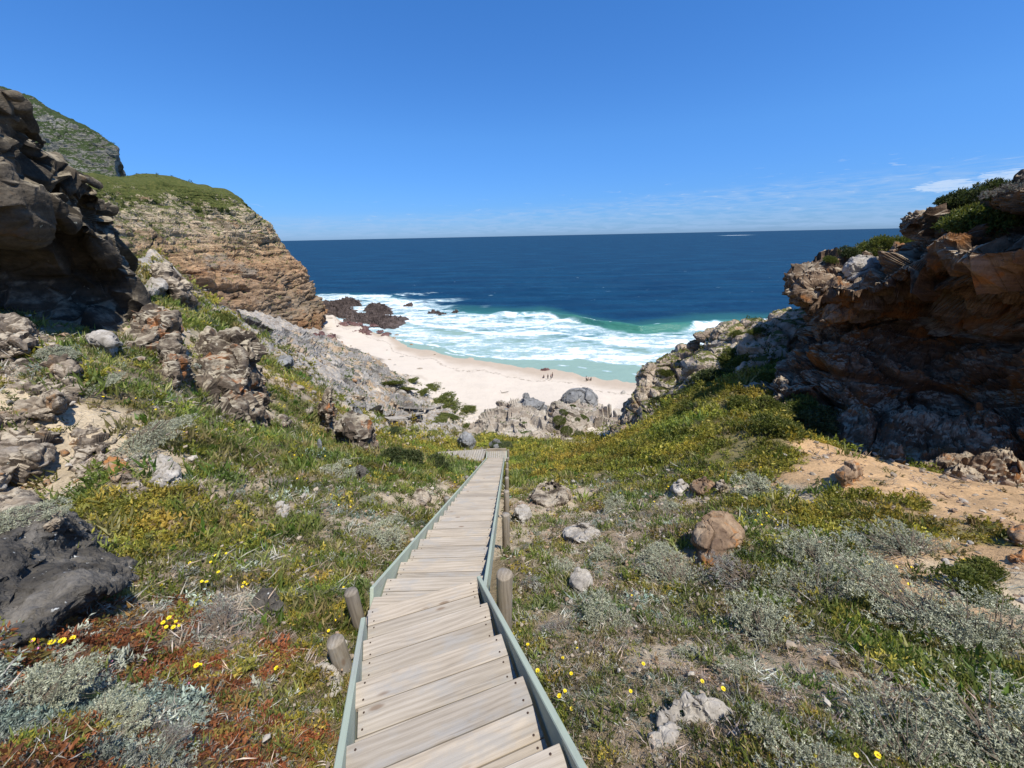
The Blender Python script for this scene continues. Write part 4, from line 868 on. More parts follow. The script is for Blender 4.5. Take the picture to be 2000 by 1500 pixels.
# ------------------------------------------------------------------ boardwalk
def wood_mat(name, tones, green=None):
    m = MT(name); o = m.obj(); rnd = m.attr('col'); rx = m.sep(rnd, 0)
    v = m.n('ShaderNodeVectorMath', operation='ADD'); m.l(o, v.inputs[0])
    cb = m.n('ShaderNodeCombineXYZ'); m.l(m.math('MULTIPLY', rx, 37.), cb.inputs[0]); m.l(m.math('MULTIPLY', m.sep(rnd, 1), 19.), cb.inputs[1]); m.l(cb.outputs[0], v.inputs[1])
    vv = v.outputs[0]
    dist = m.noise(m.vmul(vv, (1.6, 6, 6)), 1., 3, .5)
    g = m.n('ShaderNodeTexWave', wave_type='BANDS', bands_direction='Y'); m.l(m.vmul(vv, (.25, 1, 1)), g.inputs[0])
    for a, b in (('Scale', 9.), ('Distortion', 11.), ('Detail', 3.), ('Detail Scale', .55), ('Detail Roughness', .6)): g.inputs[a].default_value = b
    fib = m.noise(m.vmul(vv, (2.2, 95, 60)), 1., 5, .7)
    f = m.math('ADD', m.math('MULTIPLY', g.outputs['Fac'], .12), m.math('ADD', m.math('MULTIPLY', fib, .5), m.math('MULTIPLY', dist, .38)))
    c = m.ramp(f, [(.28, tones[0]), (.5, tones[1]), (.72, tones[2])])
    c = m.mix(.8, c, m.ramp(rx, [(0, (.78, .77, .76)), (.5, (1, 1, 1)), (1, (1.14, 1.1, 1.04))]), 'MULTIPLY')
    st = m.noise(m.vmul(vv, (1.2, 2.5, 2.5)), 2., 5, .65)
    c = m.mix(m.mapr(st, .5, .66, 0, .6), c, (.31, .3, .28)); c = m.mix(m.mapr(m.noise(m.vmul(vv, (.8, 30, 30), (5, 2, 1)), 1., 4, .7), .6, .72, 0, .6), c, (.17, .14, .11))
    kn = m.mapr(m.voro(m.vmul(vv, (2.2, 7, 4)), 1., 'F1'), .13, .05)
    c = m.mix(m.math('MULTIPLY', kn, .7), c, (.16, .10, .06))
    if green is not None: c = m.mix(m.mapr(m.noise(m.vmul(vv, (1, 3, 3)), 1.6, 5, .65), .3, .56, .25, .95), c, green)
    h = m.math('ADD', fib, m.math('MULTIPLY', g.outputs['Fac'], .15))
    return m.done(m.bsdf(c, .8, m.bump(h, .35, .006), .25))
WOOD = wood_mat('weathered_pine', [(.225, .19, .148), (.365, .315, .25), (.49, .435, .36)])
WOODG = wood_mat('grey_weathered_pine', [(.2, .175, .145), (.33, .3, .25), (.44, .41, .36)])
RAILM = wood_mat('green_treated_pine', [(.24, .23, .2), (.36, .36, .32), (.46, .46, .41)], (.40, .455, .35))
POSTM = wood_mat('grey_pole_wood', [(.13, .11, .085), (.24, .205, .16), (.34, .3, .24)])
nm_ = MT('rusty_nail'); NAIL = nm_.done(nm_.bsdf((.05, .028, .018), .7, None, .3))
def boxv(lx, ly, lz, c=(0, 0, 0), ch=.004, shear=None):
    """a plank with chamfered edges: verts and quads/tris"""
    hx, hy, hz = lx / 2, ly / 2, lz / 2; V = []; idx = {}
    for sx in (-1, 1):
        for sy in (-1, 1):
            for sz in (-1, 1):
                for a in range(3):
                    p = [sx * hx, sy * hy, sz * hz]
                    for b in range(3):
                        if b != a: p[b] -= (sx, sy, sz)[b] * ch
                    idx[(sx, sy, sz, a)] = len(V); V.append(p)
    F4 = []; F3 = []
    for a in range(3):
        b, c_ = (a + 1) % 3, (a + 2) % 3
        for s in (-1, 1):
            q = []
            for (u, v) in ((-1, -1), (1, -1), (1, 1), (-1, 1)):
                k = [0, 0, 0]; k[a] = s; k[b] = u; k[c_] = v; q.append(idx[(*k, a)])
            F4.append(q if s > 0 else q[::-1])
        for u in (-1, 1):                                  # chamfers along axis a
            for v in (-1, 1):
                k0 = [0, 0, 0]; k1 = [0, 0, 0]; k0[a] = -1; k1[a] = 1
                for k in (k0, k1): k[b] = u; k[c_] = v
                q = [idx[(*k0, b)], idx[(*k1, b)], idx[(*k1, c_)], idx[(*k0, c_)]]
                F4.append(q if u * v > 0 else q[::-1])
    for sx in (-1, 1):
        for sy in (-1, 1):
            for sz in (-1, 1):
                q = [idx[(sx, sy, sz, a)] for a in range(3)]; F3.append(q if sx * sy * sz > 0 else q[::-1])
    return np.array(V) + np.array(c), np.array(F4), np.array(F3)
class MB:
    def __init__(self): self.V = []; self.F4 = []; self.F3 = []; self.c = []; self.m4 = []; self.m3 = []; self.n = 0
    def add(self, V, F4, F3=None, col=(.5, .5, .5), mi=0):
        self.V.append(V); self.c.append(np.tile(col, (len(V), 1)))
        if F4 is not None and len(F4): self.F4.append(np.asarray(F4) + self.n); self.m4.append(np.full(len(F4), mi))
        if F3 is not None and len(F3): self.F3.append(np.asarray(F3) + self.n); self.m3.append(np.full(len(F3), mi))
        self.n += len(V)
    def build(self, name, mats, parent=None, loc=None, rz=0, smooth=False):
        F = []; mi = []
        if self.F4: F.append(np.concatenate(self.F4)); mi.append(np.concatenate(self.m4))
        if self.F3: F.append(np.concatenate(self.F3)); mi.append(np.concatenate(self.m3))
        me = raw_mesh(name, np.concatenate(self.V), F, None, smooth, np.concatenate(self.c), mats, np.concatenate(mi))
        o = add_obj(name, me, parent, loc); o.rotation_euler = (0, 0, rz); return o
rb = np.random.default_rng(21)
def nail(mb, x, y, z):
    a = np.linspace(0, 2 * PI, 7)[:-1]; V = np.stack([x + .0062 * np.cos(a), y + .0062 * np.sin(a), np.full(6, z)], -1)
    V = np.concatenate([V, [[x, y, z + .0012]]]); mb.add(V, None, [[i, (i + 1) % 6, 6] for i in range(6)], mi=1)
def tread_mb(w, depth, n=3, th=.036, nails=True, lam=.0):
    mb = MB(); pw_ = depth / n
    for i in range(n):
        lx = w + rb.uniform(-.012, .018); dx = rb.uniform(-.008, .008); yy_ = -depth / 2 + pw_ * (i + .5)
        V, F4, F3 = boxv(lx, pw_ - rb.uniform(.004, .007), th, (dx, yy_, -th / 2 + rb.uniform(-.001, .001)), .0025)
        V[:, 1] += V[:, 0] * rb.uniform(-.003, .003); V[:, 2] += V[:, 0] * rb.uniform(-.002, .002)
        mb.add(V, F4, F3, (rb.random(), rb.random(), 0))
        if nails:
            for sx in (-1, 1):
                for q in (-.3, .3): nail(mb, sx * (w / 2 - .045 + rb.uniform(-.008, .008)), yy_ + q * pw_ + rb.uniform(-.008, .008), .0035)
    return mb
def beam(p0, p1, th, hh, mat, name, parent, drop_=0.):
    """a board set on edge between two points (its top edge)"""
    p0, p1 = Vector(p0), Vector(p1); d = p1 - p0; L = d.length
    mb = MB(); V, F4, F3 = boxv(L, th, hh, (0, 0, 0), .005)
    V = V[:, [0, 1, 2]]
    mb.add(V, F4, F3, (rb.random(), rb.random(), 0))
    o = mb.build(name, [mat], parent)
    x = d.normalized(); y = Vector((0, 0, 1)).cross(x).normalized(); z = x.cross(y)
    Mx = Matrix((x, y, z)).transposed().to_4x4(); Mx.translation = (p0 + p1) / 2 - z * (hh / 2) - (parent.location if parent else Vector())
    o.matrix_local = Mx
    return o
def pole(p, h, r, name, parent, mat=POSTM, lean=(0, 0)):
    n = 14; zs = [0, h * .5, h - .012, h, h + .004]; rs_ = [r * 1.04, r, r, r * .93, 0.001]
    a = np.linspace(0, 2 * PI, n, endpoint=False); V = []
    for z_, r_ in zip(zs, rs_):
        rr = r_ * (1 + .05 * np.sin(3 * a + z_) + .02 * rb.normal(size=n)); V.append(np.stack([z_ * 1. + 0 * a, rr * np.cos(a), rr * np.sin(a)], -1))
    V = np.concatenate(V); F = grid_faces(len(zs), n); F = np.concatenate([F, [[i * n + n - 1, (i + 1) * n + n - 1, (i + 1) * n, i * n] for i in range(len(zs) - 1)]])
    mb = MB(); mb.add(V, F, None, (rb.random(), rb.random(), 0)); o = mb.build(name, [mat], parent, smooth=True)
    z = Vector((lean[0], lean[1], 1)).normalized(); y = Vector((0, 1, 0)); x = y.cross(z).normalized(); y = z.cross(x)
    Mx = Matrix((z, x, y)).transposed().to_4x4(); Mx.translation = Vector(p) - (parent.location if parent else Vector()); o.matrix_local = Mx
    return o
BW = empty('boardwalk', (-.79, 2.44, EYE - 4.))
tag(BW, 'weathered wooden boardwalk stairs with green rails leading down to the beach', 'boardwalk')
def place(o, p, rz): o.location = Vector(p) - BW.location; o.rotation_euler = (0, 0, rz)
S2 = np.array([-.79, 2.44, EYE - 3.03]); E2 = np.array([-1.05, 19.6, EYE - 12.3])
n2 = 40; d2 = (E2 - S2) / n2; h2 = math.atan2(-d2[0], d2[1])
W2 = .95
for i in range(n2):
    c = S2 + d2 * (i + .5); o = tread_mb(W2, np.hypot(d2[0], d2[1]) + .03).build('tread', [WOOD, NAIL], BW); place(o, c, h2 + rb.uniform(-.012, .012))
d1 = np.array([.3203 * .42, -.9473 * .42, .2]); h1 = math.atan2(.3203, .9473)
for i in range(9):
    c = S2 + np.array([0, -.03, .02]) + d1 * (i + .42) + np.array([0, 0, .05]); o = tread_mb(.91, .45).build('tread', [WOOD, NAIL], BW); place(o, c, h1 + rb.uniform(-.012, .012))
# the wedge tread at the bend
mb = MB()
for j in range(2):
    V, F4, F3 = boxv(.98, .13, .036, (0, -.1 + .14 * j, -.018), .004); V[:, 1] += (V[:, 0] + .5) * (.17 - .1 * j); mb.add(V, F4, F3, (rb.random(), rb.random(), 0))
o = mb.build('tread', [WOOD, NAIL], BW); place(o, S2 + np.array([.0, .0, .03]), 0.0)
def side(p, t, off): 
    n_ = np.array([t[1], -t[0], 0]); n_ /= np.linalg.norm(n_); return np.array(p) + n_ * off
u2 = d2 / np.linalg.norm(d2); u1 = -d1 / np.linalg.norm(d1)
R_UP = np.array([0, 0, .06])
for s_ in (-1, 1):
    a = side(S2 + d2 * (.35 if s_ < 0 else .2), u2, s_ * .51) + R_UP + np.array([0, 0, .12]); b = side(E2, u2, s_ * .51) + R_UP + np.array([0, 0, .12])
    mid = [a + (b - a) * f for f in (0, .28, .55, .8, 1)]
    for p, q_ in zip(mid[:-1], mid[1:]): beam(p, q_, .034, .24, RAILM, 'side_rail', BW)
    a = side(S2 + d1 * 7.2, u1, s_ * .485) + R_UP + np.array([0, 0, .13]); b = side(S2 + d1 * (.25 if s_ < 0 else -.05), u1, s_ * .485) + R_UP + np.array([0, 0, .13])
    beam(a, b, .036, .25, RAILM, 'side_rail', BW)
def post_at(x, y, top, r=.075, lean=(0, 0)):
    g = float(ground_z([x], [y])[0]); pole((x, y, g - .3), top - g + .3, r, 'post', BW, POSTM, lean)
post_at(*side(S2 + d2 * .3, u2, -.67)[:2], S2[2] + .07, .058, (-.04, .02)); pa = side(S2 + d1 * .55, u1, -.665); post_at(pa[0], pa[1], pa[2] + .12, .063, (-.03, 0))
pa = side(S2 + d1 * -.1, u1, .70); post_at(pa[0], pa[1], pa[2] + .12, .078, (.03, 0))
for i, (k, s_) in enumerate([(7., 1), (12.6, 1), (18.6, 1), (25, 1), (31.5, 1), (38, 1), (11.2, -1), (20., -1), (28, -1), (36, -1)]):
    pa = side(S2 + d2 * k, u2, s_ * .66); post_at(pa[0], pa[1], pa[2] + .12, .066, (.02 * s_, 0))
# landing at the foot of the stairs
mb = MB()
for i in range(9):
    V, F4, F3 = boxv(.115, 1.15, .036, (-.52 + i * .13, 0, -.018), .004); mb.add(V[:, [0, 1, 2]], F4, F3, (rb.random(), rb.random(), 0))
L0 = E2 + np.array([.02, .62, -.14]); o = mb.build('landing', [WOODG, NAIL], BW); place(o, L0, 0)
beam(L0 + np.array([-.6, .62, .16]), L0 + np.array([.6, .62, .16]), .045, .2, WOOD, 'end_board', BW)
for s_ in (-1, 1): beam(L0 + np.array([s_ * .61, -.58, .03]), L0 + np.array([s_ * .61, .58, .03]), .042, .22, RAILM, 'side_rail', BW); 
for sx, sy in ((.7, .5), (-.7, .55), (.7, -.4)): post_at(L0[0] + sx, L0[1] + sy, L0[2] + .12, .07)
def deck_run(name, p0, p1, w, n_, mat, label, posts=3, rail=True):
    p0, p1 = np.array(p0, float), np.array(p1, float); root = empty(name, (p0 + p1) / 2); tag(root, label, 'boardwalk')
    d = (p1 - p0) / n_; hd = math.atan2(-d[0], d[1]); mb = MB(); L_ = np.linalg.norm((p1 - p0)[:2])
    k = int(L_ / .145)
    for i in range(k):
        V, F4, F3 = boxv(w + rb.uniform(-.02, .02), .128, .036, (0, 0, 0), .004); t = (i + .5) / k
        V[:, 1] += (t - .5) * L_; V[:, 2] += (t - .5) * (p1[2] - p0[2]); mb.add(V, F4, F3, (rb.random(), rb.random(), 0))
    mb.build('deck', [mat], root, (0, 0, 0), hd)
    u = (p1 - p0) / np.linalg.norm(p1 - p0)
    for s_ in (-1, 1):
        beam(side(p0, u, s_ * (w / 2 + .03)) + np.array([0, 0, .02]), side(p1, u, s_ * (w / 2 + .03)) + np.array([0, 0, .02]), .045, .24, WOODG, 'side_rail', root)
        for j in range(posts):
            t = (j + .3) / posts; q_ = side(p0 + (p1 - p0) * t, u, s_ * (w / 2 + .13)); g = float(ground_z([q_[0]], [q_[1]])[0]); pole((q_[0], q_[1], min(g, q_[2] - .5) - .3), q_[2] - min(g, q_[2] - .5) + .36, .07, 'post', root, POSTM)
deck_run('boardwalk', at(947,888,20.3), at(848,894,20.6), 1.2, 20, WOODG, 'lower grey boardwalk branching left from the landing', 3)
def HP_(px, py, up_=.55): a, b = march(px, py); return np.array([a, b, float(ground_base([a], [b])[0]) + up_])
HT_ = lambda a, b: np.array(hit(a, b)[0]) + np.array([0, 0, .6])
deck_run('boardwalk', HT_(756,824), HT_(792,822), 1.3, 20, WOODG, 'straight grey boardwalk section on the far slope below the grey slab', 3)
deck_run('boardwalk', HT_(791,821), HT_(822,811), 1.3, 20, WOODG, 'short boardwalk section climbing right from the straight far one', 2)
deck_run('boardwalk', HT_(784,801), HT_(838,803), 1.2, 20, WOODG, 'thin boardwalk section just above the dune bushes', 2)
deck_run('boardwalk', HT_(839,803), HT_(864,793), 1.3, 20, WOODG, 'last boardwalk section ending at the sand', 2)
pp = atz(832, 790, 4.2); pole((pp[0], pp[1], 3.2), 1.9, .09, 'marker_post', None, RAILM); tag(bpy.data.objects['marker_post'], 'small pale marker post among the dune bushes', 'post')

# ------------------------------------------------------------------ people on the beach
def flat_mat(name, c, r=.8):
    m = MT(name); return m.done(m.bsdf(m.mix(.3, c, m.ramp(m.noise(m.obj(), 9., 4, .6), [(.3, .7), (.7, 1.2)]), 'MULTIPLY'), r, None, .3))
SKIN = flat_mat('skin', (.36, .2, .13)); HAIR = flat_mat('dark_hair', (.02, .014, .01))
CLOTH = {k: flat_mat(k + '_cloth', c) for k, c in dict(black=(.02, .02, .022), navy=(.02, .03, .07), red=(.3, .04, .035), grey=(.13, .13, .13), white=(.7, .7, .68), olive=(.08, .08, .045)).items()}
def skin_chain(name, J, E, R, mat, parent, sub=1):
    me = bpy.data.meshes.new(name); me.from_pydata(J, E, []); o = add_obj(name, me, parent); me.materials.append(mat)
    md = o.modifiers.new('skin', 'SKIN'); md.use_smooth_shade = True
    if not me.skin_vertices: 
        me.skin_vertices.new() if hasattr(me.skin_vertices, 'new') else None
    for v, r in zip(me.skin_vertices[0].data, R): v.radius = (r, r)
    me.skin_vertices[0].data[0].use_root = True
    s = o.modifiers.new('sub', 'SUBSURF'); s.levels = sub; s.render_levels = sub
    return o
def person(p, rz, pose, shirt, legs, label):
    root = empty('person', p, rz); tag(root, label, 'person', 'people on the beach')
    if pose == 'stand':
        hip, kn, an = .93, .5, .08; J = [(0,0,hip),(0,0,1.12),(0,.01,1.36),(0,0,1.5),(0,.02,1.62),(0,.03,1.74)]
        Lg = [[(s*.09,0,.9),(s*.11,.03,kn),(s*.12,-.02,an),(s*.125,.13,.035)] for s in (-1,1)]
        Ar = [[(s*.19,0,1.42),(s*.25,-.03,1.14),(s*.25,.07,.9)] for s in (-1,1)]
    else:
        J = [(0,0,.14),(0,-.05,.34),(0,-.08,.58),(0,-.06,.7),(0,-.03,.82),(0,-.02,.93)]
        Lg = [[(s*.1,.05,.13),(s*.14,.42,.46),(s*.14,.62,.06),(s*.145,.76,.035)] for s in (-1,1)]
        Ar = [[(s*.19,-.07,.63),(s*.27,.08,.42),(s*.2,.33,.42)] for s in (-1,1)]
    V = list(J); R = [.13, .12, .14, .055, .1, .075]; E = [(i, i + 1) for i in range(5)]
    for L_ in Lg:
        b = len(V); V += L_; R += [.085, .058, .04, .035]; E += [(0, b), (b, b + 1), (b + 1, b + 2), (b + 2, b + 3)]
    for s, A_ in zip((-1, 1), Ar):
        b = len(V); V += A_; R += [.055, .042, .03]; E += [(2, b), (b, b + 1), (b + 1, b + 2)]
        w_ = np.array(A_[2]); dr = np.array(A_[2]) - np.array(A_[1]); dr /= np.linalg.norm(dr); pal = w_ + dr * .07; b2 = len(V)
        V.append(tuple(pal)); R.append(.026); E.append((b + 2, b2))
        for f in range(4):
            o_ = np.array([0, (f - 1.5) * .022, 0]); L_ = (.07, .085, .08, .06)[f]; q_ = len(V)
            V += [tuple(pal + dr * .03 + o_), tuple(pal + dr * (.03 + L_) + o_ + np.array([-s * .015, 0, 0]))]; R += [.0095, .008]; E += [(b2, q_), (q_, q_ + 1)]
        q_ = len(V); V += [tuple(w_ + dr * .03 + np.array([0, .035, 0])), tuple(w_ + dr * .085 + np.array([-s * .01, .06, 0]))]; R += [.011, .009]; E += [(b + 2, q_), (q_, q_ + 1)]
    skin_chain('body', V, E, R, SKIN, root)
    V = [J[0], J[1], J[2]]; E = [(0, 1), (1, 2)]; R = [.145, .14, .155]
    for A_ in Ar: b = len(V); V += [A_[0], tuple((np.array(A_[0]) + np.array(A_[1])) / 2)]; R += [.07, .062]; E += [(2, b), (b, b + 1)]
    skin_chain('shirt', V, E, R, CLOTH[shirt], root)
    V = [J[0]]; E = []; R = [.15]
    for L_ in Lg: b = len(V); V += L_[:2] + [tuple(np.array(L_[1]) * .25 + np.array(L_[2]) * .75)]; R += [.1, .075, .06]; E += [(0, b), (b, b + 1), (b + 1, b + 2)]
    skin_chain('trousers', V, E, R, CLOTH[legs], root)
    h = np.array(J[4]) * .35 + np.array(J[5]) * .65; Vh, Fh = rock_ball(3, 40, 2, 0, (.1, .115, .095)); Vh = Vh / np.abs(Vh).max() * .125 * np.array([.9, 1.05, .9])
    Vh = Vh[:] + h + np.array([0, -.02, .03]); add_obj('hair', raw_mesh('hair', Vh, Fh, HAIR), root)
    for s in (-1, 1):
        Ve, Fe = rock_ball(4, 40, 2, 0, (1, 1, 1)); Ve = Ve / np.abs(Ve).max(); f_ = np.array(J[4]) * .55 + np.array(J[5]) * .45
        add_obj('eye', raw_mesh('eye', Ve * .013 + f_ + np.array([s * .034, .098, 0]), Fe, HAIR), root); add_obj('ear', raw_mesh('ear', Ve * np.array([.012, .022, .03]) + f_ + np.array([s * .1, 0, -.01]), Fe, SKIN), root)
    Ve, Fe = rock_ball(5, 40, 2, 0, (1, 1, 1)); f_ = np.array(J[4]) * .55 + np.array(J[5]) * .45
    add_obj('nose', raw_mesh('nose', Ve / np.abs(Ve).max() * np.array([.014, .02, .02]) + f_ + np.array([0, .112, -.03]), Fe, SKIN), root)
    add_obj('mouth', raw_mesh('mouth', Ve / np.abs(Ve).max() * np.array([.028, .012, .006]) + f_ + np.array([0, .097, -.075]), Fe, CLOTH['red']), root)
def sandpt(px, py):
    l, n_, ob = hit(px, py); return l
for px, py, rz, pose, s_, t_, lab in [(1062,738,2.6,'sit','black','navy','person in dark clothes sitting on the sand below the purple boulder'),(1070,741,.4,'stand','grey','black','person standing between the sitting one and the pair by the purple boulder'),
    (1076,741,-1.2,'stand','red','black','left person of the close pair standing by the purple boulder'),(1079,738,1.9,'stand','black','navy','right person of the close pair standing by the purple boulder'),
    (1145,745,-.8,'stand','white','olive','person in a pale top standing alone right of the purple boulder'),(1148.5,743.5,1.2,'sit','black','black','person sitting beside the standing one in a pale top'),(1154,743,2.2,'sit','navy','black','rightmost person sitting on the sand')]:
    person(sandpt(px, py), rz, pose, s_, t_, lab)
l = sandpt(985, 768)
root = empty('driftwood', l + Vector((0, 0, .1)), .2); tag(root, 'small grey driftwood log alone on the open sand', 'driftwood')
pole(l + Vector((-.8, .15, .12)), 2.0, .11, 'log', root, POSTM, (6, -.8)); pole(l + Vector((-.7, .15, .1)), .8, .06, 'branch', root, POSTM, (-.4, 0))
# ------------------------------------------------------------------ plants
rv = np.random.default_rng(77)
def unit(v): return v / np.maximum(np.linalg.norm(v, axis=-1, keepdims=True), 1e-9)
def leaf_quads(C, D, L, Wd, bend=.3):
    """n leaves: base C, direction D, length, width -> (verts, quads); a leaf is a folded diamond"""
    n = len(C); r = unit(rv.normal(size=(n, 3))); s = unit(np.cross(D, r)); u = np.cross(s, D)
    L = np.broadcast_to(L, (n,))[:, None]; Wd = np.broadcast_to(Wd, (n,))[:, None]
    a = C; b = C + D * L * .45 + s * Wd * .5 + u * L * .05; c = C + D * L + u * L * bend * rv.uniform(-1, 1, (n, 1)); d = C + D * L * .45 - s * Wd * .5 + u * L * .05
    V = np.stack([a, b, c, d], 1).reshape(-1, 3); F = np.arange(4 * n).reshape(n, 4)
    return V, F
def dirs(n, lo=.2, hi=1.): 
    a = rv.uniform(0, 2 * PI, n); z = rv.uniform(lo, hi, n); r = np.sqrt(np.clip(1 - z * z, 0, 1)); return np.stack([r * np.cos(a), r * np.sin(a), z], -1)
def t_grass(n=22, h=1.25, w=.14):
    C = np.stack([rv.normal(0, .38, n), rv.normal(0, .38, n), np.zeros(n) - .05], -1); D = unit(dirs(n, .45, 1.) + np.array([0, 0, .35])); return leaf_quads(C, D, rv.uniform(.5, 1, n) * h, w, .45)
def t_succ(n=34, h=.5, w=.2):
    C = np.stack([rv.normal(0, .45, n), rv.normal(0, .45, n), rv.uniform(0, .35, n)], -1); D = dirs(n, -.1, 1.); return leaf_quads(C, D, rv.uniform(.6, 1.2, n) * h, w, .2)
def t_heath(stems=9, per=7, h=.85, L=.3, w=.13, spread=.55):
    Cs = []; Ds = []
    for _ in range(stems):
        b = np.array([rv.normal(0, .35), rv.normal(0, .35), 0]); d = unit(np.array([rv.normal(0, spread), rv.normal(0, spread), 1.])); hh = h * rv.uniform(.5, 1.1)
        t = rv.uniform(.1, 1, per)[:, None]; Cs.append(b + d * hh * t); Ds.append(unit(d * .6 + rv.normal(0, .6, (per, 3))))
    return leaf_quads(np.concatenate(Cs), np.concatenate(Ds), L, w, .3)
def t_twig(n=12, L=1.5, w=.07):
    C = np.stack([rv.normal(0, .5, n), rv.normal(0, .5, n), rv.uniform(0, .3, n)], -1); D = unit(np.stack([rv.normal(0, 1, n), rv.normal(0, 1, n), rv.uniform(0, .8, n)], -1)); return leaf_quads(C, D, rv.uniform(.5, 1, n) * L, w, .35)
TUFT = dict(g=[t_grass() for _ in range(5)], s=[t_succ() for _ in range(5)], h=[t_heath() for _ in range(5)], b=[t_heath(7, 6, .6, .26, .12, .9) for _ in range(5)],
            y=[t_heath(9, 8, .75, .3, .1, .7) for _ in range(5)], t=[t_twig() for _ in range(5)], f=[t_grass(20, 1.1, .3) for _ in range(4)])
PAL = dict(g=[(.15, .18, .04), (.19, .205, .055), (.115, .155, .03), (.26, .235, .095)], f=[(.085, .16, .022), (.12, .19, .032), (.065, .125, .018)], s=[(.24, .088, .034), (.19, .066, .028), (.27, .15, .045), (.19, .155, .042), (.3, .115, .048)],
           h=[(.31, .275, .042), (.235, .235, .038), (.37, .31, .06), (.18, .19, .034)], b=[(.19, .16, .075), (.14, .145, .055), (.24, .19, .105), (.11, .12, .04)],
           y=[(.3, .33, .26), (.25, .285, .23), (.36, .38, .315), (.21, .225, .185)], t=[(.34, .28, .2), (.4, .345, .27), (.25, .2, .15), (.46, .42, .36)])
def leaf_mat(name, trans=.3):
    m = MT(name); c = m.attr('col'); d = m.bsdf(c, .55, None, .3)
    tr = m.n('ShaderNodeBsdfTranslucent'); m.l(m.mix(1., c, (1.25, 1.3, .9), 'MULTIPLY'), tr.inputs[0])
    mx = m.n('ShaderNodeMixShader'); mx.inputs[0].default_value = trans; m.l(d, mx.inputs[1]); m.l(tr.outputs[0], mx.inputs[2]); return m.done(mx.outputs[0])
LEAF = leaf_mat('small_leaves'); GREYLEAF = leaf_mat('grey_felted_leaves', .12)
bm_ = MT('thin_bark'); BARK = bm_.done(bm_.bsdf(bm_.mix(bm_.noise(bm_.obj(), 12., 5, .7), (.09, .065, .045), (.22, .18, .14)), .9, None, .15))
def scatter(name, kind, pos, nrm, size, label, cat, pal=None, jit=.25):
    n = len(pos); Vs = []; Fs = []; Cs = []; off = 0; T = TUFT[kind]; pl = np.array(pal or PAL[kind]); which = rv.integers(len(T), size=n)
    for i, (tv, tf) in enumerate(T):
        k = np.nonzero(which == i)[0]
        if not len(k): continue
        m_ = len(k); up_ = unit(nrm[k] * .6 + np.array([0, 0, 1.]) + rv.normal(0, .12, (m_, 3))); a = rv.uniform(0, 2 * PI, m_)
        x = unit(np.cross(up_, np.stack([np.cos(a), np.sin(a), a * 0], -1))); y = np.cross(up_, x); s = (size[k] * np.clip(rv.lognormal(-.05, .38, m_), .4, 2.6))[:, None, None]
        Vv = (tv[None, :, 0, None] * x[:, None] + tv[None, :, 1, None] * y[:, None] + tv[None, :, 2, None] * up_[:, None]) * s + pos[k][:, None]
        Vs.append(Vv.reshape(-1, 3)); Fs.append((tf[None] + (np.arange(m_) * len(tv))[:, None, None]).reshape(-1, 4) + off); off += m_ * len(tv)
        c = pl[rv.integers(len(pl), size=m_)][:, None] * rv.uniform(1 - jit, 1 + jit, (m_, 1, 1)); nl = len(tv) // 4
        pt = fbm(pos[k] / (.35 + .09 * np.linalg.norm(pos[k][:, :2], axis=1, keepdims=True)), 3, 93)[:, None, None]; c = c * (1 + .45 * pt) * np.array([1 + 0., 1, 1]) ; c[..., 0:1] *= 1 + .2 * fbm(pos[k] / (.8 + .1 * np.linalg.norm(pos[k][:, :2], axis=1, keepdims=True)), 2, 94)[:, None, None]; c = np.clip(c, .01, .6)
        lv = rv.uniform(.75, 1.3, (m_, nl, 1)).repeat(4, 1); Cs.append((c * lv).reshape(-1, 3))
    if not Vs: return
    me = raw_mesh(name, np.concatenate(Vs), [np.concatenate(Fs)], GREYLEAF if kind in 'yt' else LEAF, False, np.concatenate(Cs))
    tag(add_obj(name, me), label, cat, kind='stuff')
# ground cover on the slopes: samples thin out with distance from the stairs
NS = 105000
r = np.exp(rv.uniform(np.log(.9), np.log(60), NS * 2)); keep = rv.random(len(r)) < (r / 60) ** .42 * 1.6 + .22; r = r[keep][:NS]
a = rv.uniform(-1.3, 1.3, len(r)); x, y = r * np.sin(a), r * np.cos(a)
bwd = np.abs(x - boardwalk_axis(y)); ok = ~((bwd < .60) & (y < 21.5)) & (y > .2) & ~((x > -5.2) & (x < -.3) & (np.abs(y - 20.4) < 1.0))
x, y, r = x[ok], y[ok], r[ok]
zt = zone(x, y, .2); gz = ground_z(x, y); e = .05
nx_ = -(ground_base(x + e, y) - ground_base(x - e, y)) / (2 * e); ny_ = -(ground_base(x, y + e) - ground_base(x, y - e)) / (2 * e); gn = unit(np.stack([nx_, ny_, np.ones(len(x))], -1))
clump = fbm(np.stack([x, y, x * 0], -1) / (.22 * r[:, None] ** .55), 3, 81) + .9 * fbm(np.stack([x, y, x * 0], -1) / (.6 * r[:, None] ** .55), 3, 82)
MIX = dict(R=('s.80 h.06 y.03 t.07 g.04', 1.15), P=('y.78 s.12 t.10', 1.), T=('t.75 y.25', .8), G=('g.58 f.14 h.14 b.08 t.06', 1.), M=('g.34 b.28 t.20 h.12 y.06', .8), B=('t.36 b.36 y.10 g.18', .58), Y=('h.70 g.12 b.18', .92),
           S=('t.3 b.35 g.25 h.1', .2), O=('b.5 t.4 g.1', .06), K=('b.5 h.3 g.2', .45), W=('h1', .1))
kd = np.full(len(x), '-'); u = rv.random(len(x)); v = rv.random(len(x))
for k, (mx_, den) in MIX.items():
    s = zt == k; d_ = np.clip(den * (1 + .6 * clump), 0, 1.2); cum = 0
    for part in mx_.split():
        kk, p = part[0], float(part[1:]); kd[s & (u >= cum) & (u < cum + p) & (v < d_)] = kk; cum += p
sand_here = sandiness(x, y, gz) > .35
kd[sand_here] = '-'
sz = .026 * r ** .74
pos = np.stack([x, y, gz - .15 * sz], -1)
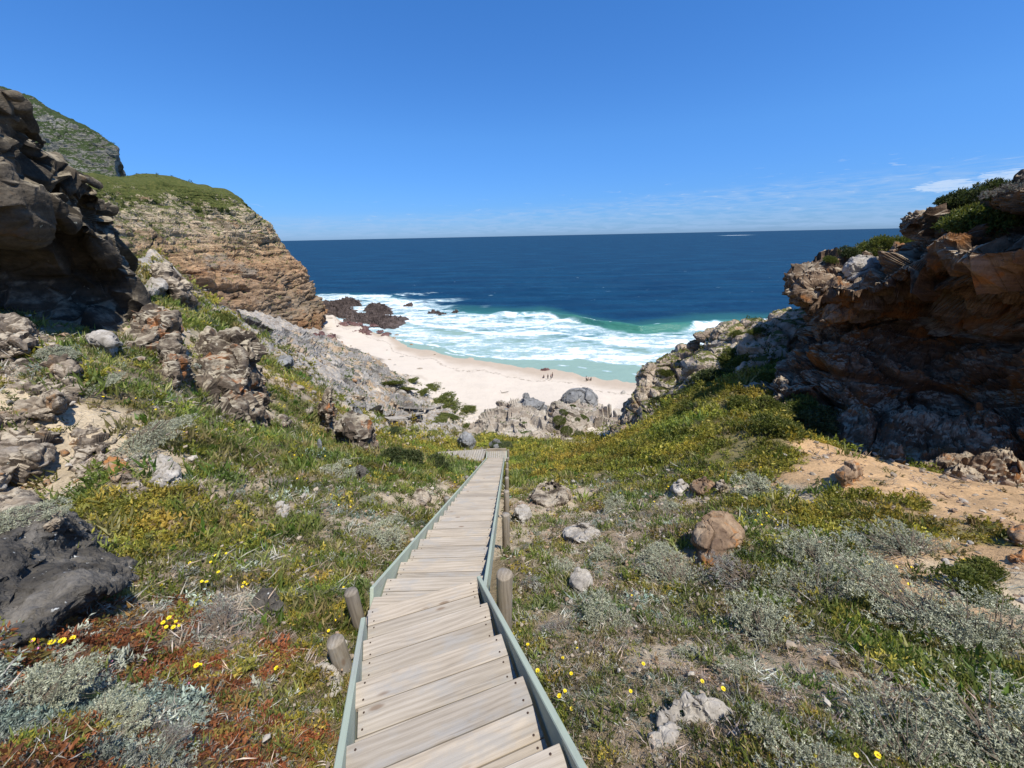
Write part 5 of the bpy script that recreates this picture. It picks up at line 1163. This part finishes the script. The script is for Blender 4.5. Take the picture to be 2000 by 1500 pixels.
# leave out what stands under the rocks
sel = np.nonzero(kd != '-')[0]; bad = []
for i in sel:
    okc, loc, nr_, fi, ob, mx_ = SC.ray_cast(DG, Vector((x[i], y[i], gz[i] + .03 + .004 * r[i])), Vector((0, 0, 1)), distance=14.)
    if okc and nr_.z > 0 and ob.name != 'ground' and not (ob.name.startswith(('rock_cliff', 'rocky_spur')) and loc.z - gz[i] > 2.): bad.append(i)
kd[bad] = '-'
names = dict(g=('grass', 'short green grass covering the slopes beside the boardwalk', 'grass'), f=('succulent_leaves', 'patches of fleshy bright green leaves on the slopes', 'ground cover'), s=('red_succulents', 'mat of red and orange succulents at the lower left', 'ground cover'),
   h=('yellow_green_heath', 'low yellow green heath covering the slopes', 'heath'), b=('brown_scrub', 'low brown green scrub on the slopes', 'scrub'), y=('grey_ground_cover', 'low grey leaved ground cover between the stones', 'ground cover'), t=('dry_twigs', 'dead grey twigs and dry grass lying on the slopes', 'dry plants'))
for k in 'gfshbyt':
    s = kd == k; scatter(names[k][0], k, pos[s], gn[s], sz[s] * dict(g=1., f=.8, s=.75, h=1.1, b=1., y=1., t=1.)[k], names[k][1], names[k][2])

# loose gravel and litter between the plants
def t_peb():
    bm = bmesh.new(); bmesh.ops.create_icosphere(bm, subdivisions=1, radius=.5); V = np.array([v.co[:] for v in bm.verts]) * rv.uniform(.6, 1.2, (12 if False else len(bm.verts), 1)) * np.array([1, .8, .55]); F = np.array([[v.index for v in f.verts] for f in bm.faces]); bm.free(); return V, F
PB = [t_peb() for _ in range(4)]; ok2 = (rv.random(len(x)) < .16) & ~sand_here & np.isin(zt, list('MBSOKT')); ok2[bad] = False; pi_ = np.nonzero(ok2)[0]; Vs = []; Fs = []; Cs = []; off = 0
for i in pi_:
    V_, F_ = PB[i % 4]; an = rv.uniform(0, 6.28); ca, sa = np.cos(an), np.sin(an); s = .012 * r[i] ** .74 * rv.lognormal(0, .5)
    Vs.append(np.stack([V_[:, 0] * ca - V_[:, 1] * sa, V_[:, 0] * sa + V_[:, 1] * ca, V_[:, 2]], -1) * s + np.array([x[i] + rv.normal(0, .03) * r[i] ** .7, y[i] + rv.normal(0, .03) * r[i] ** .7, gz[i] + .1 * s])); Fs.append(F_ + off); off += len(V_)
    Cs.append(np.tile(np.array([(.34, .28, .21), (.25, .205, .155), (.4, .36, .3), (.3, .21, .14)][rv.integers(4)]) * rv.uniform(.7, 1.2), (len(V_), 1)))
pm = MT('gravel'); PEB = pm.done(pm.bsdf(pm.attr('col'), .9, None, .2))
tag(add_obj('gravel', raw_mesh('gravel', np.concatenate(Vs), [np.concatenate(Fs)], PEB, False, np.concatenate(Cs))), 'loose gravel and small stones between the plants', 'gravel', kind='stuff')
# bushes far away: too many to count on the headland and the mountain
def cover_on(obname, n, box, nz_min, szr, name, label, pal, kind='h', th=0., zr=(-99, 999)):
    ps = []; nsl = []
    for _ in range(n):
        xx, yy_ = rv.uniform(box[0], box[1]), rv.uniform(box[2], box[3]); loc, nr_, ob = drop(xx, yy_)
        if ob is None or ob.name != obname or nr_.z < nz_min or not zr[0] < loc.z < zr[1]: continue
        if fbm(np.array([[xx / 5., yy_ / 5., loc.z / 5.]]), 3, 91)[0] < th: continue
        ps.append(loc[:]); nsl.append(nr_[:])
    if ps: ps = np.array(ps); scatter(name, kind, ps, np.array(nsl), rv.uniform(*szr, len(ps)), label, 'ground cover', pal)
HP = [(.06, .08, .02), (.095, .11, .026), (.14, .135, .04), (.045, .06, .018)]
cover_on('headland', 6000, (-200, -70, 90, 260), .6, (.25, .6), 'headland_scrub', 'low green scrub covering the top of the headland', HP, 'h', .16, (66.5, 99))
cover_on('mountain', 2500, (-330, -80, 260, 400), .35, (.6, 1.2), 'mountain_scrub', 'dark green scrub on the far mountain slope', [(.02, .035, .012), (.035, .05, .016)], 'h', -.2)
cover_on('rocky_spur', 2600, (8, 34, 14, 50), .55, (.16, .34), 'spur_scrub', 'low yellow green scrub on the rocky spur', [(.12, .12, .02), (.09, .105, .018), (.06, .07, .02)], 'h', -.05)
cover_on('rock_outcrop', 900, (-8, 30, 30, 90), .6, (.2, .45), 'outcrop_scrub', 'low scrub in the hollows of the pale outcrop', [(.10, .10, .03), (.075, .085, .025), (.14, .12, .06)], 'b', .12)
cover_on('rock_slab.001' if 'rock_slab.001' in bpy.data.objects else 'rock_slab', 500, (-60, -12, 35, 115), .5, (.2, .4), 'slab_scrub', 'low scrub in the cracks of the grey slab', HP, 'b', .25)

# shrubs, each a thing with foliage and stems
def shrub_meshes(name, seed, n_sprig, per, L, Wd, pal, mat, h=.62, lobes=6, inner=.35, jit=.2, stems=26, gap=-9.):
    global rv
    keep_ = rv; rv = np.random.default_rng(seed)
    cs = [(0, 0, 0, 1.)] if lobes == 1 else [(rv.normal(0, .38), rv.normal(0, .38), rv.uniform(-.1, .12), rv.uniform(.42, .7)) for _ in range(lobes)]
    Cc = []; Dd = []
    for _ in range(n_sprig):
        q = cs[rv.integers(len(cs))]; d = dirs(1, -.05, 1.)[0]; rr = q[3] * rv.uniform(inner, 1.) ** .45
        if vnoise(np.array([[d[0] * 3.1 + q[0] * 5, d[1] * 3.1 + q[1] * 5, d[2] * 3.1]]), seed)[0] < gap: continue
        b = np.array([q[0], q[1], q[2]]) + d * rr * np.array([1, 1, h / .62 * .75]); out = unit(d + rv.normal(0, .35, 3) + np.array([0, 0, .35]))
        t = np.linspace(0, 1, per)[:, None]; Cc.append(b + out * (L * 1.1) * (t - .3)); Dd.append(unit(out * .55 + rv.normal(0, .6, (per, 3))))
    C_ = np.concatenate(Cc); D_ = np.concatenate(Dd); C_[:, 2] = np.maximum(C_[:, 2], .02)
    V, F = leaf_quads(C_, D_, L, Wd, .3); pl = np.array(pal)
    n_sprig = len(C_) // per; base = pl[rv.integers(len(pl), size=n_sprig)] * rv.uniform(1 - jit, 1 + jit, (n_sprig, 1)); c = base.repeat(per * 4, 0) * rv.uniform(.8, 1.25, (n_sprig * per, 1)).repeat(4, 0)
    fo_ = raw_mesh('foliage', V, F, mat, False, c)
    mb = MB()
    for _ in range(stems):
        q = cs[rv.integers(len(cs))]; e_ = np.array([q[0], q[1], max(q[2], .05)]) + dirs(1, .1, 1.)[0] * q[3] * np.array([.9, .9, .65]); b = np.array([rv.normal(0, .12), rv.normal(0, .12), -.12])
        pts = [b, b * .6 + e_ * .4 + np.array([0, 0, .06]), e_]; rr = [.017, .012, .005]; a = np.linspace(0, 2 * PI, 5, endpoint=False); d = unit(e_ - b); s1 = unit(np.cross(d, [.3, .2, 1.])); s2 = np.cross(d, s1)
        Vv = np.concatenate([p + r_ * (np.cos(a)[:, None] * s1 + np.sin(a)[:, None] * s2) for p, r_ in zip(pts, rr)]); F_ = np.array([[i * 5 + j, i * 5 + (j + 1) % 5, (i + 1) * 5 + (j + 1) % 5, (i + 1) * 5 + j] for i in range(2) for j in range(5)])
        mb.add(Vv, F_)
    o = mb.build('stem', [BARK]); st_ = o.data; bpy.data.objects.remove(o)
    rv = keep_; return fo_, st_
GREY = [(.38, .385, .27), (.32, .335, .235), (.45, .455, .335), (.27, .275, .2)]
PURP = [(.23, .205, .19), (.28, .27, .24), (.19, .16, .15), (.27, .295, .24)]
DARKG = [(.055, .075, .024), (.075, .095, .03), (.04, .056, .018), (.095, .105, .038)]
OLIVE = [(.12, .14, .028), (.155, .16, .034), (.085, .105, .022)]
CUSH = [(.10, .125, .025), (.13, .15, .032), (.075, .095, .02)]
SH = dict(grey=[shrub_meshes('grey', 900 + i, 2300, 8, .07, .022, GREY, GREYLEAF, .5, 8, .2, .28, 60, -.12) for i in range(4)], purple=[shrub_meshes('p', 910 + i, 1100, 8, .07, .016, PURP, GREYLEAF, .5, 7, .15, .3, 90, -.1) for i in range(2)],
          bush=[shrub_meshes('b', 920 + i, 1000, 6, .12, .055, DARKG, LEAF, .8, 8) for i in range(2)], olive=[shrub_meshes('o', 930 + i, 900, 6, .11, .05, OLIVE, LEAF, .5, 7) for i in range(2)],
          greybig=[shrub_meshes('greybig', 950 + i, 4600, 8, .046, .0145, GREY, GREYLEAF, .42, 12, .15, .3, 110, -.1) for i in range(2)],
          cushion=[shrub_meshes('c', 940 + i, 1500, 4, .09, .05, CUSH, LEAF, .55, 1, .8, .15, 8) for i in range(2)])
NMS = dict(greybig='grey_shrub', grey='grey_shrub', purple='dry_shrub', bush='dark_bush', olive='green_bush', cushion='cushion_plant')
cnt = 0
def shrub(px, py, w_, kind, label, group=None, flat=1., Y=None, asp=1.):
    """px,py: middle of its foot in the photo"""
    global cnt
    loc, nr_, ob = hit(px, py) if Y is None else (Vector(at(px, py, Y)), Vector((0, 0, 1)), None)
    if loc is None: print('shrub misses', px, py); return
    if kind == 'grey' and w_ >= 140: kind = 'greybig'
    s = w_ * (loc - ORG).length / 751 / 2.05 * (.82 if kind in ('grey', 'greybig', 'purple') else .95)
    fm, sm_ = SH[kind][cnt % len(SH[kind])]; cnt += 1
    root = empty(NMS[kind], loc - Vector((0, 0, (.3 if kind == 'cushion' else .1) * s)), rv.uniform(0, 6.28)); root.scale = (s * asp, s * rv.uniform(.85, 1.05), s * flat * rv.uniform(.9, 1.1)); tag(root, label, 'plant' if kind == 'cushion' else 'shrub', group)
    tl = Vector((nr_.x, nr_.y, max(nr_.z, .3))).normalized(); tl = (tl * .5 + Vector((0, 0, 1))).normalized(); root.rotation_mode = 'QUATERNION'; root.rotation_quaternion = tl.to_track_quat('Z', 'Y') @ Matrix.Rotation(rv.uniform(0, 6.28), 4, 'Z').to_quaternion()
    f = add_obj('foliage', fm, root); g = add_obj('stem', sm_, root)
for q_ in [(258,872,150,'grey','large grey green shrub on the left bank above the pale cleft rock'),(190,755,70,'grey','grey green shrub below the perched pale boulder'),(112,690,64,'grey','grey shrub in the shade at the foot of the dark cliff'),
  (645,932,80,'grey','grey shrub with a brown right side on the left grass slope'),(545,948,60,'purple','purple grey dry shrub left of the grey shrub on the left slope'),(728,1058,100,'grey','broad grey shrub nearest the boardwalk on the left'),(765,1022,62,'grey','smaller grey shrub behind the broad one left of the boardwalk'),(715,985,50,'grey','thin grey shrub on the grass left of the middle of the boardwalk'),
  (1300,1095,100,'grey','tall grey shrub left of the upright orange boulder'),(1420,1090,90,'grey','grey shrub growing over the front of the upright orange boulder'),(1470,1140,150,'purple','wide purple grey shrub below the upright orange boulder'),(1500,1250,185,'grey','largest pale grey shrub in the middle of the right slope'),(1330,1150,150,'grey','low grey shrub mat left of the purple grey shrub'),
  (1185,1228,120,'grey','grey shrub below the round pale stone'),(1100,1118,85,'grey','grey shrub behind the round pale stone'),(1045,1148,70,'purple','grey brown shrub between the boardwalk and the round pale stone'),(1190,1092,90,'grey','feathery grey shrub right of the flat pale slab stone'),(1200,1003,90,'grey','grey shrub behind the flat pale slab stone'),(1315,998,70,'grey','small grey shrub below the cream coloured rock'),
  (1620,1108,160,'grey','grey shrub at the left end of the row under the orange earth'),(1780,1082,150,'grey','bluish grey shrub at the right end of the row under the orange earth'),(1520,968,120,'grey','grey shrub at the edge of the cliff shadow left of the ochre boulder'),(1600,1175,150,'grey','grey shrub just above the green succulent patch'),(1720,1165,120,'grey','ragged grey shrub between the row and the succulent patch'),
  (1820,1222,190,'grey','long grey shrub bordering the top of the green succulent patch'),(1940,1262,180,'grey','grey shrub above the right end of the green succulent patch'),(1345,1285,70,'grey','small grey shrub alone in the brown scrub'),(1330,1130,60,'purple','dry purple shrub in front of the tall grey shrub'),(1110,1230,90,'purple','dull dry shrub left of the grey shrub below the round stone'),
  (1985,1500,240,'grey','big grey shrub filling the bottom right corner'),(1780,1500,190,'grey','grey shrub left of the big corner shrub'),(1590,1510,130,'grey','grey shrub at the bottom edge right of the dark boulder'),(1720,1400,90,'purple','grey brown shrub below the green succulent patch'),(1460,1330,80,'grey','sparse grey shrub below the largest pale grey shrub'),(1040,1318,46,'grey','small grey shrub against the right rail'),
  (60,1390,135,'grey','grey shrub mat among red succulents at the lower left edge'),(205,1425,110,'grey','grey shrub mat right of the lower left one'),(320,1462,75,'purple','grey shrub mat at the bottom left towards the boardwalk'),(430,1240,120,'purple','dead grey shrub beside the flat veined stone'),(40,1010,80,'grey','small grey shrub on the pale sand above the lichen boulder'),
  (1900,1165,90,'olive','dark green bush on the bare earth at the right'),(1930,1130,60,'olive','green bush right above the dark green one on the bare earth'),(760,905,60,'bush','leftmost dark bush of the hedge left of the landing'),(800,908,70,'bush','second dark bush of the hedge left of the landing'),(845,915,70,'bush','dark bush in the hedge nearest the lower boardwalk'),
  (430,634,60,'olive','green bush beside the orange topped crag')]:
    a_, b_, c_, k_, lab = q_; shrub(a_, b_, c_, k_, lab, 'shrubs on the slopes', .8 if k_ in ('grey', 'purple') else 1.)
for q_ in [(1850,385,34,'bush','low dark bush at the left end of the bushes on the right cliff'),(1882,380,40,'bush','tall dark bush on top of the right cliff'),(1925,374,40,'bush','dark rounded bush in the middle of the right cliff top'),(1962,368,50,'purple','grey bush on the right cliff top near the frame edge'),(1905,432,80,'olive','broad green bush spilling over the right cliff edge'),(1960,420,60,'olive','green bush right of the one spilling over the cliff edge')]:
    yy_ = q_[1]
    while yy_ < 470 and (hit(q_[0], yy_)[2] is None or not hit(q_[0], yy_)[2].name.startswith('rock_cliff')): yy_ += 2
    shrub(q_[0], yy_ + 5, *q_[2:5], 'bushes on the right cliff', 1.3)
for q_ in [(1735,506,50,'olive','green bush on the ledge under the tall right cliff'),(1705,506,55,'olive','green bush left of it on the same ledge'),(1650,520,32,'bush','small dark bush left of the ledge boulders'),(1618,535,22,'olive','little green tuft at the tip of the ledge')]:
    yy_ = q_[1] - 30
    while yy_ < 570 and (hit(q_[0], yy_)[2] is None or not hit(q_[0], yy_)[2].name.startswith('rock_cliff')): yy_ += 2
    shrub(q_[0], yy_ + 3, *q_[2:5], 'bushes on the cliff ledge', 1.1)
for q_ in [(1425,700,64,'olive','green bush right below the pointed crag of the spur'),(1455,705,60,'olive','green bush right of the one below the pointed crag'),(1400,738,80,'bush','dark bush in the hollow of the spur'),(1375,748,56,'bush','dark bush left of the one in the hollow of the spur'),(1340,770,60,'bush','dark bush in the lower middle of the spur'),(1350,800,60,'olive','green bush under the dark one in the lower middle of the spur'),(1296,728,34,'olive','green cushion at the tip of the spur skyline'),(1450,790,80,'olive','wide green bush near the cliff shadow on the spur'),(1500,745,60,'olive','green bush under the upper skyline of the spur'),(1300,790,40,'bush','dark bush above the stepped cliff end'),(1480,648,34,'olive','green cushion high on the spur skyline'),(1530,840,90,'olive','yellow green bush at the edge of the deep cliff shadow'),(1440,655,30,'olive','small green cushion right of the pointed crag')]:
    shrub(*q_[:5], 'bushes on the spur')
for q_ in [(1107,838,27,'cushion','front round green cushion on the cream slab'),(1130,846,28,'cushion','lowest green cushion on the cream slab'),(1089,832,11,'cushion','tiny green cushion at the left rim of the cream slab'),(1137,814,32,'cushion','large green cushion at the upper right of the cream slab'),(1127,818,15,'cushion','small green cushion touching the large one'),(1093,818,26,'cushion','green cushion at the upper left of the cream slab'),(1101,803,18,'cushion','green cushion behind the cream slab'),(1119,792,15,'cushion','green cushion below the grey dome')]:
    shrub(*q_[:5], 'green cushions on the pale outcrop', .8)
for q_ in [(762,748,56,'cushion','dune bush on the grey slab edge nearest the sea'),(798,744,44,'cushion','dune bush on the skyline of the sand by the grey slab'),(790,758,44,'cushion','dune bush below the one by the grey slab'),(838,756,50,'cushion','dune bush alone at the edge of the open sand'),(822,768,40,'cushion','round dune bush left of the solitary one'),(862,790,80,'cushion','long dune bush behind the marker post'),(905,800,56,'cushion','dune bush furthest right above the sand gully'),(880,812,60,'cushion','dune bush below the long one'),(906,836,56,'cushion','dune bush at the left lip of the sand gully'),(862,824,40,'cushion','dune bush beside the far boardwalk'),(945,852,56,'olive','green slope bush right of the sand gully'),(792,842,40,'cushion','small dune bush below the straight far boardwalk'),(975,868,40,'bush','dark bush behind the landing'),(1010,878,36,'bush','dark bush right of the landing'),(760,850,44,'bush','dark bush between the brown rib and the far boardwalk')]:
    shrub(q_[0], q_[1], q_[2] * (1.1 if q_[3] == 'cushion' else 1.), 'olive' if q_[3] == 'cushion' else q_[3], q_[4], 'bushes around the dunes', .4)

for q_ in [(1562,800,90,'olive','green bush in front of the jutting ledge at the foot of the cliff'),(1610,822,80,'bush','dark bush in the cliff shadow right of the jutting ledge'),(1515,800,60,'olive','green bush left of the jutting ledge at the foot of the cliff')]:
    shrub(*q_[:5], 'bushes at the cliff foot')
ps = []; nn = []
for ex, ey, rx_, ry_, k_ in [(775,746,34,9,70),(800,750,26,7,50),(845,762,24,8,50),(825,772,20,7,40),(868,792,46,10,110),(905,802,26,10,60),(885,820,36,14,80),(905,838,22,10,50),(870,845,30,8,60),(800,846,30,8,50),(765,842,22,8,40),(945,850,26,14,80),(930,866,20,6,40),(780,862,40,7,60),(850,868,50,6,70)]:
    for _ in range(k_):
        an = rv.uniform(0, 6.28); q_ = rv.random() ** .5; loc, nr_, ob = hit(ex + rx_ * q_ * np.cos(an), ey + ry_ * q_ * np.sin(an))
        if loc is None or ob.name.split('.')[0] not in ('ground', 'rock_slab') or loc.y > 110: continue
        ps.append(loc[:]); nn.append(nr_[:])
scatter('dune_mats', 'h', np.array(ps) - np.array([0, 0, .06]), np.array(nn), rv.uniform(.2, .42, len(ps)), 'low green mats of plants on the dunes and the foot of the grey slab', 'ground cover', [(.13, .14, .035), (.17, .165, .045), (.10, .115, .03)])
# flowers
def flower_mesh(name, petal, eye, r_=.024, hgt=.07, n=12):
    mb = MB(); a = np.linspace(0, 2 * PI, 6)[:-1]
    st = np.concatenate([np.stack([.0025 * np.cos(a) + b * .3, .0025 * np.sin(a), np.full(5, z_)], -1) for z_, b in ((0, 0), (hgt, .03))]); mb.add(st, [[j, (j + 1) % 5, 5 + (j + 1) % 5, 5 + j] for j in range(5)], None, mi=2)
    c = np.array([.009, 0, hgt])
    for j in range(n):
        t = 2 * PI * j / n; d = np.array([np.cos(t), np.sin(t), .25]); s = np.array([-np.sin(t), np.cos(t), 0]); mb.add(np.array([c + d * .004 - s * .003, c + d * r_ * .6 - s * .0065, c + d * r_, c + d * r_ * .6 + s * .0065, c + d * .004 + s * .003]), [[0, 1, 2, 3]], [[0, 3, 4]], mi=0)
    q_ = np.concatenate([c + np.stack([.008 * np.cos(a), .008 * np.sin(a), a * 0 + .003], -1), [c + np.array([0, 0, .007])]]); mb.add(q_, None, [[j, (j + 1) % 5, 5] for j in range(5)], mi=1)
    o = mb.build(name, [petal, eye, LEAF]); me = o.data; bpy.data.objects.remove(o); return me
YEL = flat_mat('yellow_petals', (.78, .6, .012), .6); EYE_ = flat_mat('flower_eye', (.5, .26, .01)); PNK = flat_mat('pink_petals', (.62, .2, .42), .6)
FY = flower_mesh('yellow_daisy', YEL, EYE_); FP = flower_mesh('pink_flower', PNK, EYE_, .02)
def flower(px, py, me, name, label, group, sc_=1.):
    loc, nr_, ob = hit(px, py)
    if loc is None or ob.name.split('.')[0] != 'ground': return False
    if abs(loc.x - float(boardwalk_axis(loc.y))) < .66 and loc.y < 21: return False
    o = bpy.data.objects.new(name, me); COL.objects.link(o); d_ = (loc - ORG).length; s = .55 * sc_ * rv.uniform(.8, 1.25) * (1. if d_ < 5 else (d_ / 5) ** .15)
    o.location = loc + Vector((0, 0, .02)); o.scale = (s, s, s * 1.1); tl = (Vector((0, 0, 1)) - Vector(loc - ORG).normalized() * .55 + Vector((rv.normal(0, .2), rv.normal(0, .2), 0))).normalized(); o.rotation_mode = 'QUATERNION'; o.rotation_quaternion = tl.to_track_quat('Z', 'Y')
    tag(o, label, 'flower', group); return True
LF = [(72,1262),(103,1247),(101,1277),(125,1268),(148,1256)]; LM = [(333,1219),(346,1223),(325,1235),(343,1236),(352,1232),(322,1226)]
for p in LF: flower(*p, FY, 'yellow_daisy', 'yellow daisy in the loose cluster by the foot of the lichen boulder', 'daisies by the lichen boulder', 1.35)
for p in LM: flower(*p, FY, 'yellow_daisy', 'yellow daisy in the tight cluster beside the dead grey shrub', 'daisies by the dead shrub', 1.2)
for p in [(397,1307),(388,1313)]: flower(*p, FY, 'yellow_daisy', 'yellow daisy of the close pair among the red succulents', 'pair of daisies', 1.25)
flower(547, 1316, FY, 'yellow_daisy', 'single yellow daisy between the red succulents and the left rail', 'daisies', 1.2)
for p in [(372,1108),(415,1105),(423,1093),(443,1087),(316,1153),(429,1127),(455,1133),(404,1150),(395,1145),(478,1147),(483,1150),(478,1155),(495,1140),(490,1180),(501,1179),(672,1153),(656,1217),(645,1240)]: flower(*p, FY, 'yellow_daisy', 'yellow daisy in the green grass on the lower left slope', 'daisies on the lower left slope', 1.1)
for p in [(1033,1271),(1050,1318),(1127,1272),(1116,1325),(1099,1292),(1252,1307),(1098,1370),(1099,1361),(1115,1391),(1228,1360),(1330,1400),(1365,1338),(1404,1356),(1232,1063),(1212,1014),(1234,1170),(1700,1482),(1664,1480),(1460,1228)]: flower(*p, FY, 'yellow_daisy', 'yellow daisy in the brown scrub right of the boardwalk', 'daisies right of the boardwalk', 1.1)
for p in [(1693,1108),(1700,1104),(1718,1115),(1732,1114),(1740,1113),(1775,1116),(1874,1100),(1875,1106),(1872,1118),(1686,1102),(1760,1162),(1768,1150),(1453,1005),(1480,1010),(1500,1015),(1510,1020),(1485,1030),(1520,1030),(1590,1018),(1600,1020),(1472,1022),(1494,1006),(1625,1030),(1560,1025)]: flower(*p, FY, 'yellow_daisy', 'yellow daisy around the shrub row under the orange earth', 'daisies under the orange earth', 1.35)
for p in [(235,731),(200,784),(212,779),(268,783),(302,797),(308,805),(386,852),(385,840),(408,855),(450,860),(400,862),(360,850)]: flower(*p, FY, 'yellow_daisy', 'yellow daisy near the large grey green shrub on the left bank', 'daisies on the left bank', 1.3)
for p in [(63,1265),(75,1280),(222,1300),(240,1293),(290,1296),(372,1344)]: flower(*p, FP, 'pink_flower', 'tiny pink flower among the red succulents', 'pink flowers', .8)
k = 0
for _ in range(900):
    if k >= 110: break
    px, py = (rv.uniform(560, 900), rv.uniform(880, 1000)) if rv.random() < .5 else (rv.uniform(990, 1560), rv.uniform(880, 1010))
    loc, nr_, ob = hit(px, py)
    if loc is None or ob.name != 'ground' or zone([loc.x], [loc.y])[0] not in 'GYM': continue
    lf = px < 930
    k += flower(px, py, FY, 'yellow_daisy', 'tiny yellow daisy on the grassy slope left of the boardwalk end' if lf else 'tiny yellow daisy on the heath slope right of the boardwalk end', 'far daisies left' if lf else 'far daisies right', 1.3)
